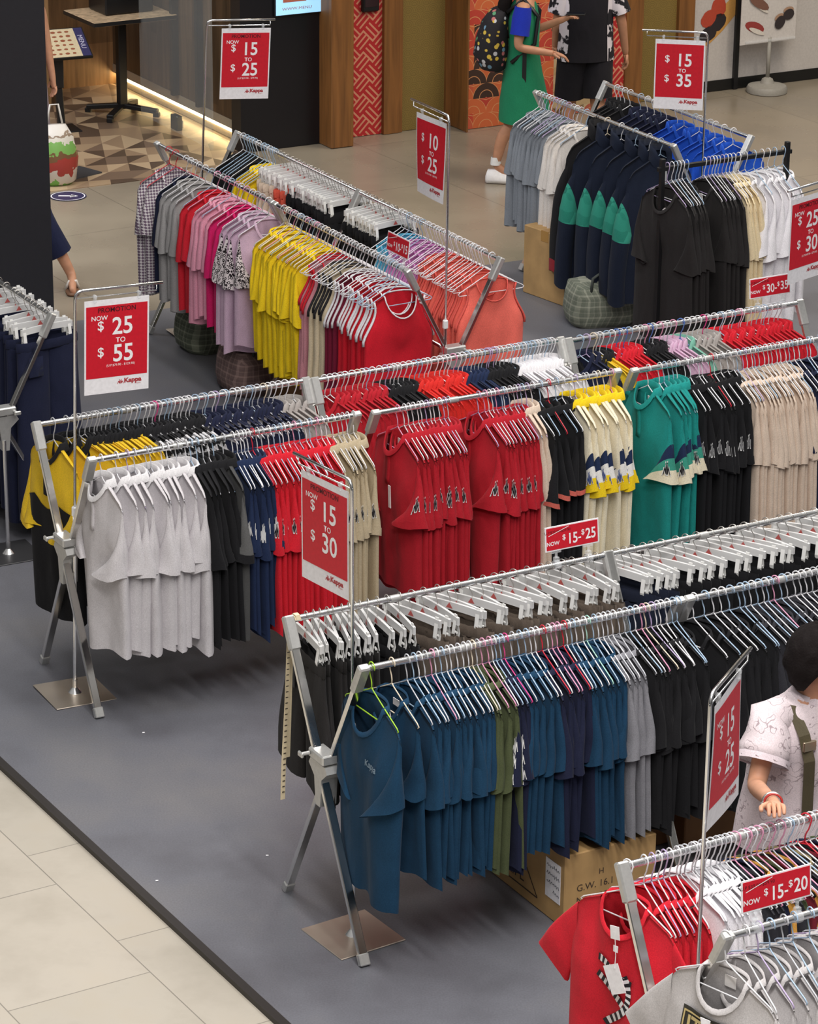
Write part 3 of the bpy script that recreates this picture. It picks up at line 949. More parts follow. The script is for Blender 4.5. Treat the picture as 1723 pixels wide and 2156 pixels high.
FAB = {
    'teal blue': dict(main=fm('teal_blue', (20, 58, 86))),
    'navy': dict(main=fm('navy', (26, 31, 56))),
    'navy logo': dict(main=fm('navy', (26, 31, 56)), emblem=LOGO_W),
    'olive': dict(main=fm('olive', (76, 84, 56))),
    'mid grey': dict(main=fm('mid_grey', (132, 132, 138))),
    'black': dict(main=fm('black', (24, 24, 27)), emblem=LOGO_G, trim=fm('black', (24, 24, 27))),
    'charcoal': dict(main=fm('charcoal', (46, 46, 52))),
    'washed black': dict(main=fm('washed_black', (38, 36, 36))),
    'taupe': dict(main=fm('taupe', (104, 92, 82))),
    'light grey': dict(main=fm('light_grey', (203, 199, 202)), trim=fm('grey_stripe', (222, 220, 222)), cuff=fm('light_grey', (203, 199, 202)), trim2=fm('light_grey', (203, 199, 202))),
    'charcoal grey': dict(main=fm('charcoal_grey', (76, 76, 76)), trim=fm('black', (24, 24, 27)), sleeve=fm('charcoal_mel', (92, 92, 92)), cuff=fm('black', (24, 24, 27))),
    'dark navy': dict(main=fm('dark_navy', (28, 42, 74)), emblem=LOGO_W),
    'bright red': dict(main=fm('bright_red', (206, 30, 46)), emblem=LOGO_K),
    'dark red': dict(main=fm('dark_red', (178, 28, 42)), emblem=LOGO_K),
    'orange red': dict(main=fm('orange_red', (212, 44, 38)), emblem=LOGO_K),
    'beige': dict(main=fm('beige', (186, 170, 142)), emblem=LOGO_K),
    'sand': dict(main=fm('sand', (214, 194, 176))),
    'white trim black': dict(main=fm('black', (24, 24, 27)), trim=fm('black', (24, 24, 27)), cuff=fm('coral_tip', (196, 96, 84)), emblem=LOGO_W),
    'cream band': dict(main=fm('cream', (232, 222, 196)), sleeve=fm('cream', (232, 222, 196)), b1=fm('dark_navy', (28, 42, 74)), b2=fm('off_white', (232, 230, 226)), b3=fm('yellow', (238, 204, 30)), cuff=fm('yellow', (238, 204, 30)), trim=fm('yellow', (238, 204, 30)), emblem=plain('emblem_blue', (60, 80, 140), .7)),
    'teal band': dict(main=fm('teal', (26, 138, 132)), sleeve=fm('teal', (26, 138, 132)), b1=fm('dark_navy', (28, 42, 74)), b2=fm('teal_light', (60, 150, 130)), b3=fm('cream', (232, 222, 196)), cuff=fm('cream', (232, 222, 196)), trim=fm('teal_collar', (30, 144, 138)), emblem=LOGO_K),
    'yellow black': dict(main=fm('mustard', (226, 188, 42)), panel=fm('black', (24, 24, 27)), trim=fm('black', (24, 24, 27)), cuff=fm('mustard', (226, 188, 42)), trim2=fm('black', (24, 24, 27))),
    'yellow trim': dict(main=fm('yellow', (238, 204, 30)), trim=fm('yellow_tape', (60, 54, 24))),
    'white print black': dict(main=fm('black_print', (28, 28, 31), pat='print', rgb2=(205, 205, 208), scale=26), sleeve=fm('black', (24, 24, 27)), trim=fm('black', (24, 24, 27)), cuff=fm('black', (24, 24, 27))),
    'white print navy': dict(main=fm('navy_print', (26, 31, 56), pat='print', rgb2=(215, 215, 220), scale=22), sleeve=fm('navy', (26, 31, 56)), trim=fm('navy', (26, 31, 56)), cuff=fm('navy', (26, 31, 56))),
    'white': dict(main=fm('white', (232, 230, 234))),
    'warm white': dict(main=fm('warm_white', (226, 220, 214))),
    'mauve pink': dict(main=fm('mauve_pink', (206, 170, 196))),
    'mint': dict(main=fm('mint', (120, 180, 160))),
    'stone grey': dict(main=fm('stone_grey', (164, 158, 154))),
    'white dotted': dict(main=fm('white_dotted', (226, 220, 222), pat='check', rgb2=(120, 100, 120), scale=75)),
    'heather grey': dict(main=fm('heather_grey', (158, 156, 156))),
    'pale heather': dict(main=fm('pale_heather', (192, 188, 188))),
    'red': dict(main=fm('red', (206, 34, 50))),
    'light pink': dict(main=fm('light_pink', (228, 156, 178))),
    'magenta': dict(main=fm('magenta', (206, 28, 100))),
    'lilac': dict(main=fm('lilac', (204, 174, 196)), sleeve=fm('leopard', (216, 206, 208), pat='leopard', rgb2=(34, 26, 30), scale=60)),
    'plain lilac': dict(main=fm('lilac', (204, 174, 196))),
    'yellow': dict(main=fm('yellow', (238, 204, 30))),
    'ivory': dict(main=fm('ivory', (216, 200, 170)), trim=LOGO_K),
    'wine': dict(main=fm('wine', (120, 24, 52)), trim=fm('white', (232, 230, 234))),
    'dusty pink': dict(main=fm('dusty_pink', (204, 140, 150)), trim=fm('red', (206, 34, 50))),
    'tank red': dict(main=fm('tank_red', (204, 26, 44)), trim=fm('white', (232, 230, 234))),
    'coral': dict(main=fm('coral', (238, 112, 98)), trim=fm('coral_edge', (224, 96, 86))),
    'orchid': dict(main=fm('orchid', (206, 136, 196)), trim=fm('orchid', (206, 136, 196))),
    'sky': dict(main=fm('sky', (96, 180, 214)), trim=fm('sky', (96, 180, 214))),
    'slate grey': dict(main=fm('slate_grey', (132, 138, 146))),
    'navy green': dict(main=fm('jacket_navy', (22, 30, 48)), b1=fm('green_facet', (30, 116, 100), pat='facet', rgb2=(60, 160, 138), scale=16), trim2=plain('zip_white', (150, 152, 156), .4), emblem=LOGO_G),
    'black track': dict(main=fm('black', (24, 24, 27)), b1=fm('black', (24, 24, 27)), cuff=fm('stripe_cuff', (150, 40, 50)), trim2=fm('black', (24, 24, 27)), emblem=LOGO_G),
    'royal blue': dict(main=fm('royal_blue', (30, 84, 196))),
    'cream': dict(main=fm('cream2', (228, 210, 172))),
    'orange': dict(main=fm('ochre', (200, 146, 66))),
    'maroon': dict(main=fm('maroon', (110, 26, 40))),
    'khaki': dict(main=fm('khaki', (140, 126, 92))),
    'jean navy': dict(main=fm('jean_navy', (28, 34, 52))),
    'pale cream': dict(main=fm('pale_cream', (222, 206, 186))),
    'coral red': dict(main=fm('coral_red', (216, 92, 72))),
}
MIX = ['white'] * 6 + ['pale blue', 'lilac', 'pink', 'silver', 'cream', 'white']
COUNT = {}
CNT_H = {}
def run(r, spots, kind, fab, noun, hang=None, loose=False, yaw=0.0, jit=3, sc=1.0, plural=None, dz=0.0, hw=.195, skip=(), up=None):
    """hang one garment at every spot (metres along the rail); each garment and each hanger is its own thing"""
    desc = noun
    rnd = random.Random(len(r) * 97 + sum(map(ord, r + fab + noun)) + int(spots[0] * 1000))
    clip = kind in ('shorts', 'pants', 'culottes', 'elastic')
    nv = 3 if loose else 4
    for s in spots:
        COUNT.setdefault((r, desc), []).append((s, kind, fab, rnd.randrange(nv), loose, math.radians(yaw + rnd.uniform(-jit, jit)), sc * rnd.uniform(.95, 1.04), (rnd.choice(hang or MIX) if len(hang or MIX) == 1 or rnd.random() < .5 else rnd.choice(['white', 'white', 'silver', 'pale blue'])), clip, up if up is not None else (kind in ('polo', 'yokepolo', 'bandpolo', 'jacket')), hw, skip))
def spread(a, b, n, seed=0):
    rnd = random.Random(seed + n)
    if n == 1: return [a]
    st = (b - a) / (n - 1)
    return [a + st * (k + (rnd.uniform(-.28, .28) if 0 < k < n - 1 else 0)) for k in range(n)]
def hang_all():
    for (r, desc), lst in COUNT.items():
        lst.sort()
        far2 = r.startswith('R7') or r.startswith('R8')
        n = len(lst)
        for i, (s, kind, fab, var, loose, yaw, sc, hc, clip, up, hw, skip) in enumerate(lst):
            p, rz, flip = rail_pose(r, s)
            o = ORD[i] + ' ' if n > 1 else ''
            side = ' from the left' if n > 1 else ''
            nm = {'tee': 't_shirt', 'bigtee': 't_shirt', 'longtee': 't_shirt', 'dottee': 't_shirt', 'leotee': 't_shirt', 'logotee': 't_shirt', 'polo': 'polo_shirt', 'epolo': 'polo_shirt', 'bandpolo': 'polo_shirt', 'tippolo': 'polo_shirt', 'yokepolo': 'polo_shirt',
                  'jacket': 'track_jacket', 'tank': 'tank_top', 'strap': 'tank_top', 'shorts': 'shorts', 'pants': 'trousers', 'culottes': 'trousers', 'elastic': 'trousers'}[kind]
            cat = nm.replace('_', ' ').replace('t shirt', 'T-shirt')
            lab = f"{o}{desc}{side}, {RAILN[r]}"
            if len(lab.split()) < 4: lab = "one " + lab
            m = dict(FAB[fab])
            garment(nm, kind, loose, var, m, lab, cat, f"{desc}s on the {RAILN[r]}", p, rz + yaw, sc, skip, up)
            if clip:
                clip_hanger(f"clip hanger of the {o}{desc}, {RAILN[r]}", f"clip hangers on the {RAILN[r]}", p, rz + yaw)
            else:
                HQ.append((p.y + (0.8 if r[-1] == 'B' else 0), hc, flip, f"{hc} hanger of the {o}{desc}, {RAILN[r]}", f"wire hangers on the {RAILN[r]}", p, rz + yaw, hw))
    HQ.sort(key=lambda q: q[0])
    for _, hc, flip, lab, grp, p, rz, hw in HQ[:285]:
        wire_hanger(hc, flip, lab, grp, p, rz, hw)
    # the many small hangers of the far rails stay one mass
    mb = MB(); cols = sorted({q[1] for q in HQ[285:]})
    for _, hc, flip, lab, grp, p, rz, hw in HQ[285:]:
        me = HANG[(flip, hw)]; cr, sr = math.cos(rz), math.sin(rz)
        mb.add([(p.x + v.co.x * cr - v.co.y * sr, p.y + v.co.x * sr + v.co.y * cr, p.z + v.co.z) for v in me.vertices], [tuple(f.vertices) for f in me.polygons], cols.index(hc))
    tag(build('far_hangers', mb, [HCOL[c] for c in cols]), 'mixed thin wire hangers crowding the far and rear rails', 'hangers', None, 'stuff')
HQ = []
R = run
# --- teal tee rack, front rail
R('AF', spread(*(0.135, 0.201), 2), 'tee', 'teal blue', 'teal blue tee', jit=3)
R('AF', spread(*(0.23, 0.472), 11), 'tee', 'teal blue', 'teal blue tee', ['white', 'pale blue', 'pink', 'white', 'pink', 'lilac'])
R('AF', spread(*(0.489, 0.561), 4), 'tee', 'olive', 'olive green tee', ['white', 'cream', 'pink'])
R('AF', spread(*(0.58, 0.616), 3), 'logotee', 'navy logo', 'emblem sleeved navy tee')
R('AF', spread(*(0.633, 0.753), 5), 'tee', 'teal blue', 'teal blue tee', ['white', 'lilac', 'hot pink', 'pink'])
R('AF', spread(*(0.774, 0.9), 6), 'tee', 'navy', 'plain navy tee', ['white', 'red', 'pink', 'lilac'])
R('AF', spread(*(0.917, 1.062), 7), 'tee', 'teal blue', 'teal blue tee', ['white', 'pale blue', 'mint'])
R('AF', spread(*(1.084, 1.159), 4), 'tee', 'mid grey', 'mid grey tee')
R('AF', spread(*(1.185, 1.432), 11), 'tee', 'black', 'black tee', yaw=6, jit=5)
R('A2F', spread(*[x for x in (.035, .26)], 6), 'tee', 'black', 'black tee', yaw=16, jit=5)
R('A2F', spread(.285, .62, 12), 'tee', 'charcoal', 'charcoal tee', ['white', 'pink', 'red', 'pale blue', 'white'], yaw=16, jit=5)
R('A2F', spread(.65, 1.05, 10), 'tee', 'black', 'black tee', yaw=16, jit=5)
# --- rear rail with clip hangers
R('AB', spread(*(0.061, 0.335), 10), 'culottes', 'washed black', 'pair of washed black shorts', yaw=-12, jit=7)
R('AB', spread(*(0.378, 0.479), 3), 'elastic', 'black', 'pair of black elastic trousers', yaw=-4, jit=5)
R('AB', spread(*(0.535, 1.401), 17), 'elastic', 'taupe', 'pair of taupe elastic trousers', yaw=16, jit=13)
R('A2B', spread(.03, .16, 4), 'pants', 'jean navy', 'pair of dark navy trousers', yaw=22, jit=6)
R('A2B', spread(.2, 1.2, 18), 'pants', 'black', 'pair of black trousers', yaw=26, jit=14)
# --- grey polo rack
R('R3F', spread(*(0.058, 0.132), 2), 'polo', 'light grey', 'light grey polo', loose=True, jit=3)
R('R3F', spread(*(0.185, 0.475), 8), 'polo', 'light grey', 'light grey polo', loose=True, jit=4)
R('R3F', spread(*(0.499, 0.613), 5), 'polo', 'black', 'black polo')
R('R3F', [0.661], 'polo', 'charcoal grey', 'charcoal polo with melange sleeves', loose=True)
R('R3F', spread(*(0.709, 0.81), 6), 'epolo', 'dark navy', 'navy polo', ['white', 'red', 'white'])
R('R3F', spread(*(0.834, 1.167), 13), 'epolo', 'bright red', 'bright red polo', ['white', 'pink', 'white', 'pale blue'])
R('R3F', spread(*(1.192, 1.334), 6), 'epolo', 'beige', 'beige polo')
R('R3B', spread(*(0.066, 0.132), 2), 'yokepolo', 'yellow black', 'yellow and black polo', loose=True, yaw=10, jit=4)
R('R3B', spread(*(0.175, 0.443), 13), 'yokepolo', 'yellow black', 'yellow and black polo', ['white', 'silver', 'pale blue'], yaw=33, jit=4)
R('R3B', spread(*(0.472, 0.756), 14), 'polo', 'white print black', 'black polo with white print', ['white', 'hot pink', 'lilac', 'white'], yaw=33, jit=4)
R('R3B', spread(*(0.79, 1.173), 15), 'polo', 'white print navy', 'navy polo with white print', yaw=33, jit=4)
R('R3B', spread(*(1.198, 1.308), 4), 'polo', 'stone grey', 'stone grey polo', yaw=33, jit=4)
# --- red polo rack
R('R4F', [0.13], 'epolo', 'dark red', 'dark red polo', ['pink'], loose=True)
R('R4F', spread(*(0.165, 0.403), 11), 'epolo', 'dark red', 'dark red polo', ['white', 'lilac', 'white'])
R('R4F', [0.567], 'epolo', 'dark red', 'dark red polo', ['lilac'], loose=True)
R('R4F', spread(*(0.603, 0.787), 9), 'epolo', 'dark red', 'dark red polo', ['lilac', 'white', 'pink'])
R('R4F', spread(*(0.808, 0.835), 2), 'polo', 'sand', 'sand polo')
R('R4F', spread(*(0.866, 1.035), 5), 'tippolo', 'white trim black', 'black polo with tipped cuffs', ['white', 'pale blue', 'red'])
R('R4F', spread(*(1.08, 1.313), 8), 'bandpolo', 'cream band', 'cream polo with yellow cuffs', loose=False)
R('R4B', spread(*(0.039, 0.301), 10), 'polo', 'dark red', 'wine red polo', yaw=33, jit=4)
R('R4B', spread(*(0.34, 0.472), 6), 'polo', 'black', 'black polo', yaw=33, jit=4)
R('R4B', spread(*(0.504, 0.752), 10), 'polo', 'orange red', 'orange red polo', ['white', 'pink'], yaw=33, jit=4)
R('R4B', spread(*(0.779, 0.873), 5), 'polo', 'dark navy', 'navy polo', yaw=33, jit=4)
R('R4B', spread(*(0.895, 1.042), 8), 'polo', 'black', 'jet black polo', yaw=33, jit=4)
R('R4B', spread(*(1.069, 1.318), 14), 'polo', 'white', 'white polo', ['pale blue', 'white'], yaw=33, jit=4)
# --- teal polo rack
R('R5F', [0.094], 'bandpolo', 'teal band', 'teal banded polo', ['white'], loose=True)
R('R5F', spread(*(0.16, 0.265), 5), 'bandpolo', 'teal band', 'teal banded polo')
R('R5F', spread(*(0.313, 0.566), 8), 'epolo', 'black', 'black polo', ['white', 'lilac', 'red', 'white'])
R('R5F', spread(*(0.603, 0.939), 14), 'bigtee', 'sand', 'sand coloured tee')
R('R5F', spread(*(0.969, 1.217), 8), 'tee', 'navy', 'navy tee', ['white', 'pale blue'])
R('R5B', spread(*(0.053, 0.092), 2), 'polo', 'navy', 'navy polo', yaw=33, jit=4)
R('R5B', spread(*(0.132, 0.171), 3), 'yokepolo', 'yellow black', 'yellow polo', yaw=33, jit=4)
R('R5B', spread(*(0.211, 0.344), 6), 'polo', 'bright red', 'red polo at the left end', ['blue', 'blue', 'pale blue'], yaw=33, jit=4)
R('R5B', spread(*(0.387, 0.49), 5), 'polo', 'black', 'black polo', ['blue', 'white', 'pink'], yaw=33, jit=4)
R('R5B', spread(*(0.53, 0.611), 4), 'polo', 'mauve pink', 'mauve pink polo', ['pink', 'white'], yaw=33, jit=4)
R('R5B', [0.658], 'polo', 'mint', 'mint green polo', ['blue'], yaw=33, jit=4)
R('R5B', spread(*(0.698, 0.821), 5), 'polo', 'stone grey', 'stone grey polo', ['white', 'hot pink'], yaw=33, jit=4)
R('R5B', spread(*(0.865, 1.267), 15), 'polo', 'bright red', 'red polo at the right end', ['white', 'blue', 'pale blue', 'blue', 'pink'], yaw=33, jit=4)
# --- bottom right rack
R('R6B', spread(.07, .20, 6), 'tee', 'red', 'red tee behind the printed one', ['white', 'lilac', 'white'])
R('R6B', spread(.215, .36, 8), 'tee', 'white', 'white tee', ['white', 'white', 'silver'], up=True, yaw=14)
_mix = ['charcoal', 'maroon', 'black', 'red', 'navy', 'orange', 'charcoal', 'olive', 'maroon', 'black', 'orange', 'navy', 'charcoal', 'khaki']
_mixn = {'charcoal': 'charcoal tee', 'maroon': 'maroon tee', 'black': 'black tee', 'red': 'bright tomato tee', 'navy': 'navy tee', 'orange': 'ochre tee', 'olive': 'olive tee', 'khaki': 'khaki tee'}
for _i, _s in enumerate(spread(.375, 1.0, 30)):
    _k = _mix[_i % 14] if _s > .45 else 'charcoal'
    R('R6B', [_s], 'tee', _k, _mixn[_k], ['white', 'pale blue', 'hot pink', 'mint', 'lilac', 'red', 'white', 'pink'], yaw=24, jit=5)
R('R6F', spread(.085, .52, 10), 'tee', 'pale heather', 'heather grey tee', ['white', 'lilac', 'silver', 'pale blue', 'white'], loose=True, jit=4)
# --- far rack, left rail (pink tees) and right rail
R('R7F', spread(*(0.171, 0.266), 2), 'dottee', 'white dotted', 'white tee with dot print', ['red', 'white'], loose=True)
R('R7F', [0.414], 'tee', 'navy', 'navy tee', ['white'], loose=True)
R('R7F', spread(*(0.48, 0.678), 4), 'tee', 'heather grey', 'heather grey tee', loose=True)
R('R7F', spread(*(0.768, 0.846), 2), 'tee', 'red', 'red tee', loose=True)
R('R7F', spread(*(0.923, 1.113), 4), 'tee', 'light pink', 'light pink tee', ['pink', 'white'], loose=True)
R('R7F', spread(*(1.163, 1.237), 2), 'tee', 'magenta', 'magenta tee', loose=True)
R('R7F', spread(*(1.312, 1.519), 4), 'leotee', 'lilac', 'lilac tee with leopard sleeves', ['white', 'lilac'], loose=True)
R('R7nF', spread(*(0.111, 0.645), 15), 'tee', 'yellow', 'yellow tee', ['white', 'pink', 'cream', 'silver'])
R('R7nF', spread(*(0.702, 0.769), 3), 'strap', 'dusty pink', 'dusty pink tank top', ['white'], hw=.205)
R('R7nF', spread(*(0.825, 0.969), 5), 'strap', 'ivory', 'ivory tank top', ['white'], hw=.205)
R('R7nF', spread(*(1.023, 1.1), 3), 'strap', 'wine', 'wine tank top', ['white'], hw=.205)
R('R7nF', spread(*(1.154, 1.472), 10), 'strap', 'tank red', 'red tank top', ['white', 'pale blue', 'white'], hw=.205)
R('R7B', spread(*(0.069, 0.286), 6), 'tee', 'black', 'black tee', ['white', 'pale blue'])
R('R7B', spread(*(0.358, 0.512), 5), 'tee', 'yellow', 'yellow tee', ['white', 'pale blue'])
R('R7B', spread(*(0.576, 0.74), 4), 'shorts', 'pale cream', 'pair of pale cream shorts', yaw=8, jit=6)
R('R7B', spread(*(0.79, 0.889), 3), 'shorts', 'coral red', 'pair of coral red shorts', yaw=8, jit=6)
R('R7B', spread(*(0.951, 1.48), 14), 'shorts', 'black', 'pair of black shorts', yaw=10, jit=8)
R('R7nB', spread(*(0.055, 0.419), 9), 'shorts', 'black', 'pair of black shorts', yaw=10, jit=8)
R('R7nB', spread(*(0.497, 0.585), 3), 'tank', 'sky', 'sky blue tank top', ['white', 'pale blue'], hw=.205)
R('R7nB', spread(*(0.64, 0.927), 9), 'tank', 'orchid', 'orchid pink tank top', ['white', 'pale blue', 'white'], hw=.205)
R('R7nB', spread(*(0.964, 1.422), 15), 'tank', 'coral', 'coral tank top', ['white'], hw=.205)
R('R7nB', [1.503], 'tank', 'coral', 'coral tank top', ['white'], loose=True, hw=.205)
# --- upper right rack
R('R8F', spread(*(0.045, 0.411), 10), 'tee', 'slate grey', 'slate grey tee', ['lilac', 'white', 'white', 'pale blue'], loose=True)
R('R8F', spread(*(0.469, 0.631), 4), 'tee', 'warm white', 'white tee', ['white', 'pale blue'], loose=True)
R('R8F', [0.778], 'jacket', 'black track', 'black track jacket with red striped cuffs', ['black'], loose=True, sc=1.06)
R('R8F', spread(*(0.88, 1.491), 5), 'jacket', 'navy green', 'green panelled navy jacket', ['silver', 'silver', 'cream'], loose=True, sc=1.06)
R('R8B', spread(*(0.13, 0.292), 4), 'polo', 'black', 'black polo', ['pale blue', 'pink', 'white'], yaw=-12)
R('R8B', spread(*(0.418, 0.727), 5), 'polo', 'navy', 'navy polo', ['pale blue', 'white'], yaw=-12)
R('R8B', spread(*(0.854, 1.481), 8), 'polo', 'royal blue', 'royal blue polo', ['silver', 'white', 'cream'], loose=True, yaw=-12)
# --- single black rail
R('R9T', spread(*(0.036, 0.169), 6), 'bigtee', 'washed black', 'faded black tee', ['white', 'mint', 'lilac', 'white'], sc=1.06)
R('R9T', spread(*(0.291, 0.416), 6), 'bigtee', 'washed black', 'faded black tee', ['white', 'white', 'lilac'], sc=1.06)
R('R9T', spread(*(0.443, 0.529), 4), 'bigtee', 'cream', 'cream tee', ['white'], sc=1.04)
R('R9T', spread(*(0.576, 0.845), 6), 'bigtee', 'white', 'white tee', ['white', 'pale blue'], sc=1.04, loose=True)
# --- rack at the left edge
R('R10B', spread(.05, .75, 9), 'pants', 'navy', 'pair of navy trousers', yaw=5, jit=8, loose=True)
hang_all()

# paper tags that show on a few garments
TAGM = plain('tag_white', (236, 232, 232), .5)
def add_tag(prefix, parts):
    for o in list(bpy.data.objects):
        if o.get('label', '').startswith(prefix):
            for nm, p, d, r in parts:
                mb = MB(); mb.box((0, 0, 0), d, bev=.0008)
                build(nm, mb, TAGM, o, smooth=False, loc=p, rot=(0, r, 0))
            return
add_tag('first dark red polo', [('swing_tag', (-.06, .075, -.40), (.022, .003, .11), .06), ('neck_label', (0, -.016, -.165), (.05, .003, .035), 0)])
add_tag('twelfth dark red polo', [('neck_label', (0, -.016, -.165), (.05, .003, .035), 0)])
add_tag('first teal blue tee', [('neck_label', (0, -.02, -.175), (.045, .003, .03), 0), ('swing_tag', (-.03, .03, -.22), (.035, .003, .075), .35)])
add_tag('first teal banded polo', [('neck_label', (0, -.016, -.165), (.04, .003, .045), 0)])
add_tag('seventh faded black tee', [('swing_tag', (-.02, .03, -.2), (.035, .003, .04), .3)])
add_tag('first faded black tee', [('swing_tag', (-.04, .04, -.23), (.03, .003, .03), .6)])

# ------------------------------------------------------------------ printed signs
RED = plain('poster_red', (206, 24, 44), .45)
PAPER = plain('poster_paper', (240, 238, 242), .5)
INKW = plain('ink_white', (245, 243, 245), .5)
INKD = plain('ink_dark', (70, 16, 24), .5)
INKR = plain('ink_wordmark', (176, 60, 66), .5)
def sheet_fn(curl=0.0):
    return lambda x, z, o=0.0: Vector((x, -o - curl * (x * x) * 1.0, z))
def poster(label, M, w, h, now, a, b, small, promo=True, curl=0.0, group='price posters on stands'):
    """paper sheet in local xz, top edge at z=0, centred on x, read from -y"""
    t = thing('price_poster', label, 'poster', group=group)
    t.matrix_world = M
    fn = lambda x, z, o=0.0: Vector((x, -o + curl * math.sin(x * 9 + z * 5) * .008, z))
    def grid(x0, x1, z0, z1, o, th=0.0, n=8):
        mb = MB(); f = [[fn(x0 + (x1 - x0) * i / n, z0 + (z1 - z0) * j / n, o) for i in range(n + 1)] for j in range(n + 1)]
        vs = [p for r in f for p in r]
        fs = [(j * (n + 1) + i, j * (n + 1) + i + 1, (j + 1) * (n + 1) + i + 1, (j + 1) * (n + 1) + i) for j in range(n) for i in range(n)]
        mb.add(vs, fs)
        if th:
            mb.add([p + Vector((0, th, 0)) for p in vs], [tuple(reversed(q)) for q in fs])
        return mb
    sh = build('sheet', grid(-w / 2, w / 2, -h, 0, 0, .0012), PAPER, t)
    build('red_field', grid(-w / 2 + .008, w / 2 - .008, -h * .83, -h * .065, .0008), RED, t)
    L = lambda o: (lambda x, y: fn(x, y, o))
    mb = MB(); text_mb(mb, a, h * .255, w * .09, -h * .375, L(.0016), weight=.0018, sx=.92)
    build('low_price', mb, INKW, t)
    for _y in (.32, .60):
        mb = MB(); text_mb(mb, '$', h * .14, -w * .25, -h * _y, L(.0016), weight=.0006); build('dollar_sign', mb, INKW, t)
    mb = MB(); text_mb(mb, b, h * .255, w * .10, -h * .665, L(.0016), weight=.0018, sx=.92)
    build('high_price', mb, INKW, t)
    mb = MB(); text_mb(mb, 'TO', h * .075, w * .06, -h * .465, L(.0016), weight=.0004)
    if now:
        text_mb(mb, 'NOW', h * .068, -w * .27, -h * .215, L(.0016), weight=.0004)
    if small:
        text_mb(mb, small, h * .034, w * .06, -h * .715, L(.0016))
    build('caption', mb, INKW, t)
    if promo:
        mb = MB(); text_mb(mb, 'PROMOTION', h * .07, 0, -h * .135, L(.0016), weight=.0003); build('headline', mb, INKD, t)
    mb = MB(); text_mb(mb, 'Kappa', h * .066, w * .25, -h * .905, L(.0008), weight=.0014, sx=1.15)
    emblem_mb(lambda x, y: fn(w * .06 + x * .028, -h * .888 + y * .022, .0008), mb)
    text_mb(mb, 'Kappa', h * .016, w * .33, -h * .93, L(.0008), sx=1.6)
    build('wordmark', mb, INKR, t)
    return t
def stand(label, base, arm_deg, z, arm=.42, lean=0.0, start=.04, w=.31, h=.44, text=None, plabel='', plate=PLATE, prot=0.0, drop=.052, low=False, collar=.9, **kw):
    M = Matrix.Translation(base) @ Matrix.Rotation(lean, 4, 'Y') @ Matrix.Rotation(math.radians(arm_deg), 4, 'Z')
    t = thing('sign_stand', label, 'sign stand', group='chrome poster stands')
    t.matrix_world = M
    mb = MB(); mb.box((0, 0, .003), (.30, .30, .006), rz=math.radians(28) - math.radians(arm_deg) + prot, bev=.002); build('base_plate', mb, plate, t, smooth=False)
    mb = MB(); mb.lathe([(.032, .006), (.026, .014), (.012, .03), (.0115, .07)], n=16)
    mb.tube([(0, 0, .02), (0, 0, collar)], .0095, 10); flat_edges(build('pole', mb, CHROME, t))
    if low:
        return t
    mb = MB(); mb.box((0, 0, collar), (.026, .026, .05), bev=.005); build('height_collar', mb, WHITEP, t, smooth=False)
    mb = MB(); mb.tube([(0, 0, collar), (0, 0, z - .04), (.004, 0, z - .018), (.015, 0, z - .005), (.034, 0, z), (arm, 0, z)], .0068, 10); build('arm', mb, CHROME, t)
    mb = MB(); mb.tube([(arm - .03, 0, z), (arm - .03, 0, z - .034), (-.005, 0, z - .034)], .0033, 8); build('hanging_rod', mb, CHROME, t)
    for x in (start + .05, start + w - .05):
        mb = MB(); mb.box((x, 0, z - .045), (.016, .012, .034), bev=.003); mb.tube([(x, -.008, z - .034), (x, .008, z - .034)], .009, 10)
        build('poster_clip', mb, CLEARP, t, smooth=False)
    if text:
        rd = math.radians(arm_deg)
        flip = math.cos(rd) < 0
        cx = start + w / 2
        Mp = M @ Matrix.Translation((cx, 0, z - drop)) @ (Matrix.Rotation(PI, 4, 'Z') if flip else Matrix.Identity(4))
        poster(plabel, Mp, w, h, *text, **kw)
    return t
V = Vector
stand('chrome sign stand in front of the restaurant, behind the far rack', V((-1.348, 18.767, -0.0)), 18, 2.0, .43, lean=.045, start=.095, text=(True, '15', '25', '(U.P.$39.90 - $79.90)'), plabel='red and white price poster reading 15 to 25, before the dark doorway')
stand('chrome sign stand on a square plate under the grey polo rack', V((-1.541, 13.223, 0.0)), 27.2, 1.94, .42, lean=.028, start=.045, text=(True, '25', '55', '(U.P.$79.90 - $129.90)'), plabel='red and white price poster reading 25 to 55')
stand('chrome sign stand on a square plate under the teal tee rack', V((-0.203, 10.913, 0.0)), 126.9, 1.91, .38, lean=-.006, start=.022, text=(True, '15', '30', None), plabel='red and white price poster reading 15 to 30', prot=.1)
stand('chrome sign stand between the crossed legs of the coral tank rack', V(((0.183, 16.137, 2.05)[0], (0.183, 16.137, 2.05)[1], 0)), 118, 2.05, .43, lean=.004, start=.04, text=(False, '10', '25', '(U.P.$19.90 - $49.90)'), plabel='red price poster reading 10 to 25', promo=False, curl=1.0)
stand('chrome sign stand between the rails of the navy jacket rack', V(((1.824, 19.11, 1.88)[0], (1.824, 19.11, 1.88)[1], 0)), 170.7, 1.88, .41, start=.015, text=(False, '15', '35', None), plabel='red and white price poster reading 15 to 35', promo=False)
_tip = V((1.865, 15.032, 1.95)); _a6 = math.radians(47)
stand('chrome sign stand at the right edge beside the cream tees', V((_tip.x + math.cos(_a6) * .42, _tip.y + math.sin(_a6) * .42, 0)), 47 + 180, 1.95, .42, start=.075, text=(True, '25', '30', '(U.P.$49.90 - $79.90)'), plabel='red and white price poster reading 25 to 30, right edge', promo=True)
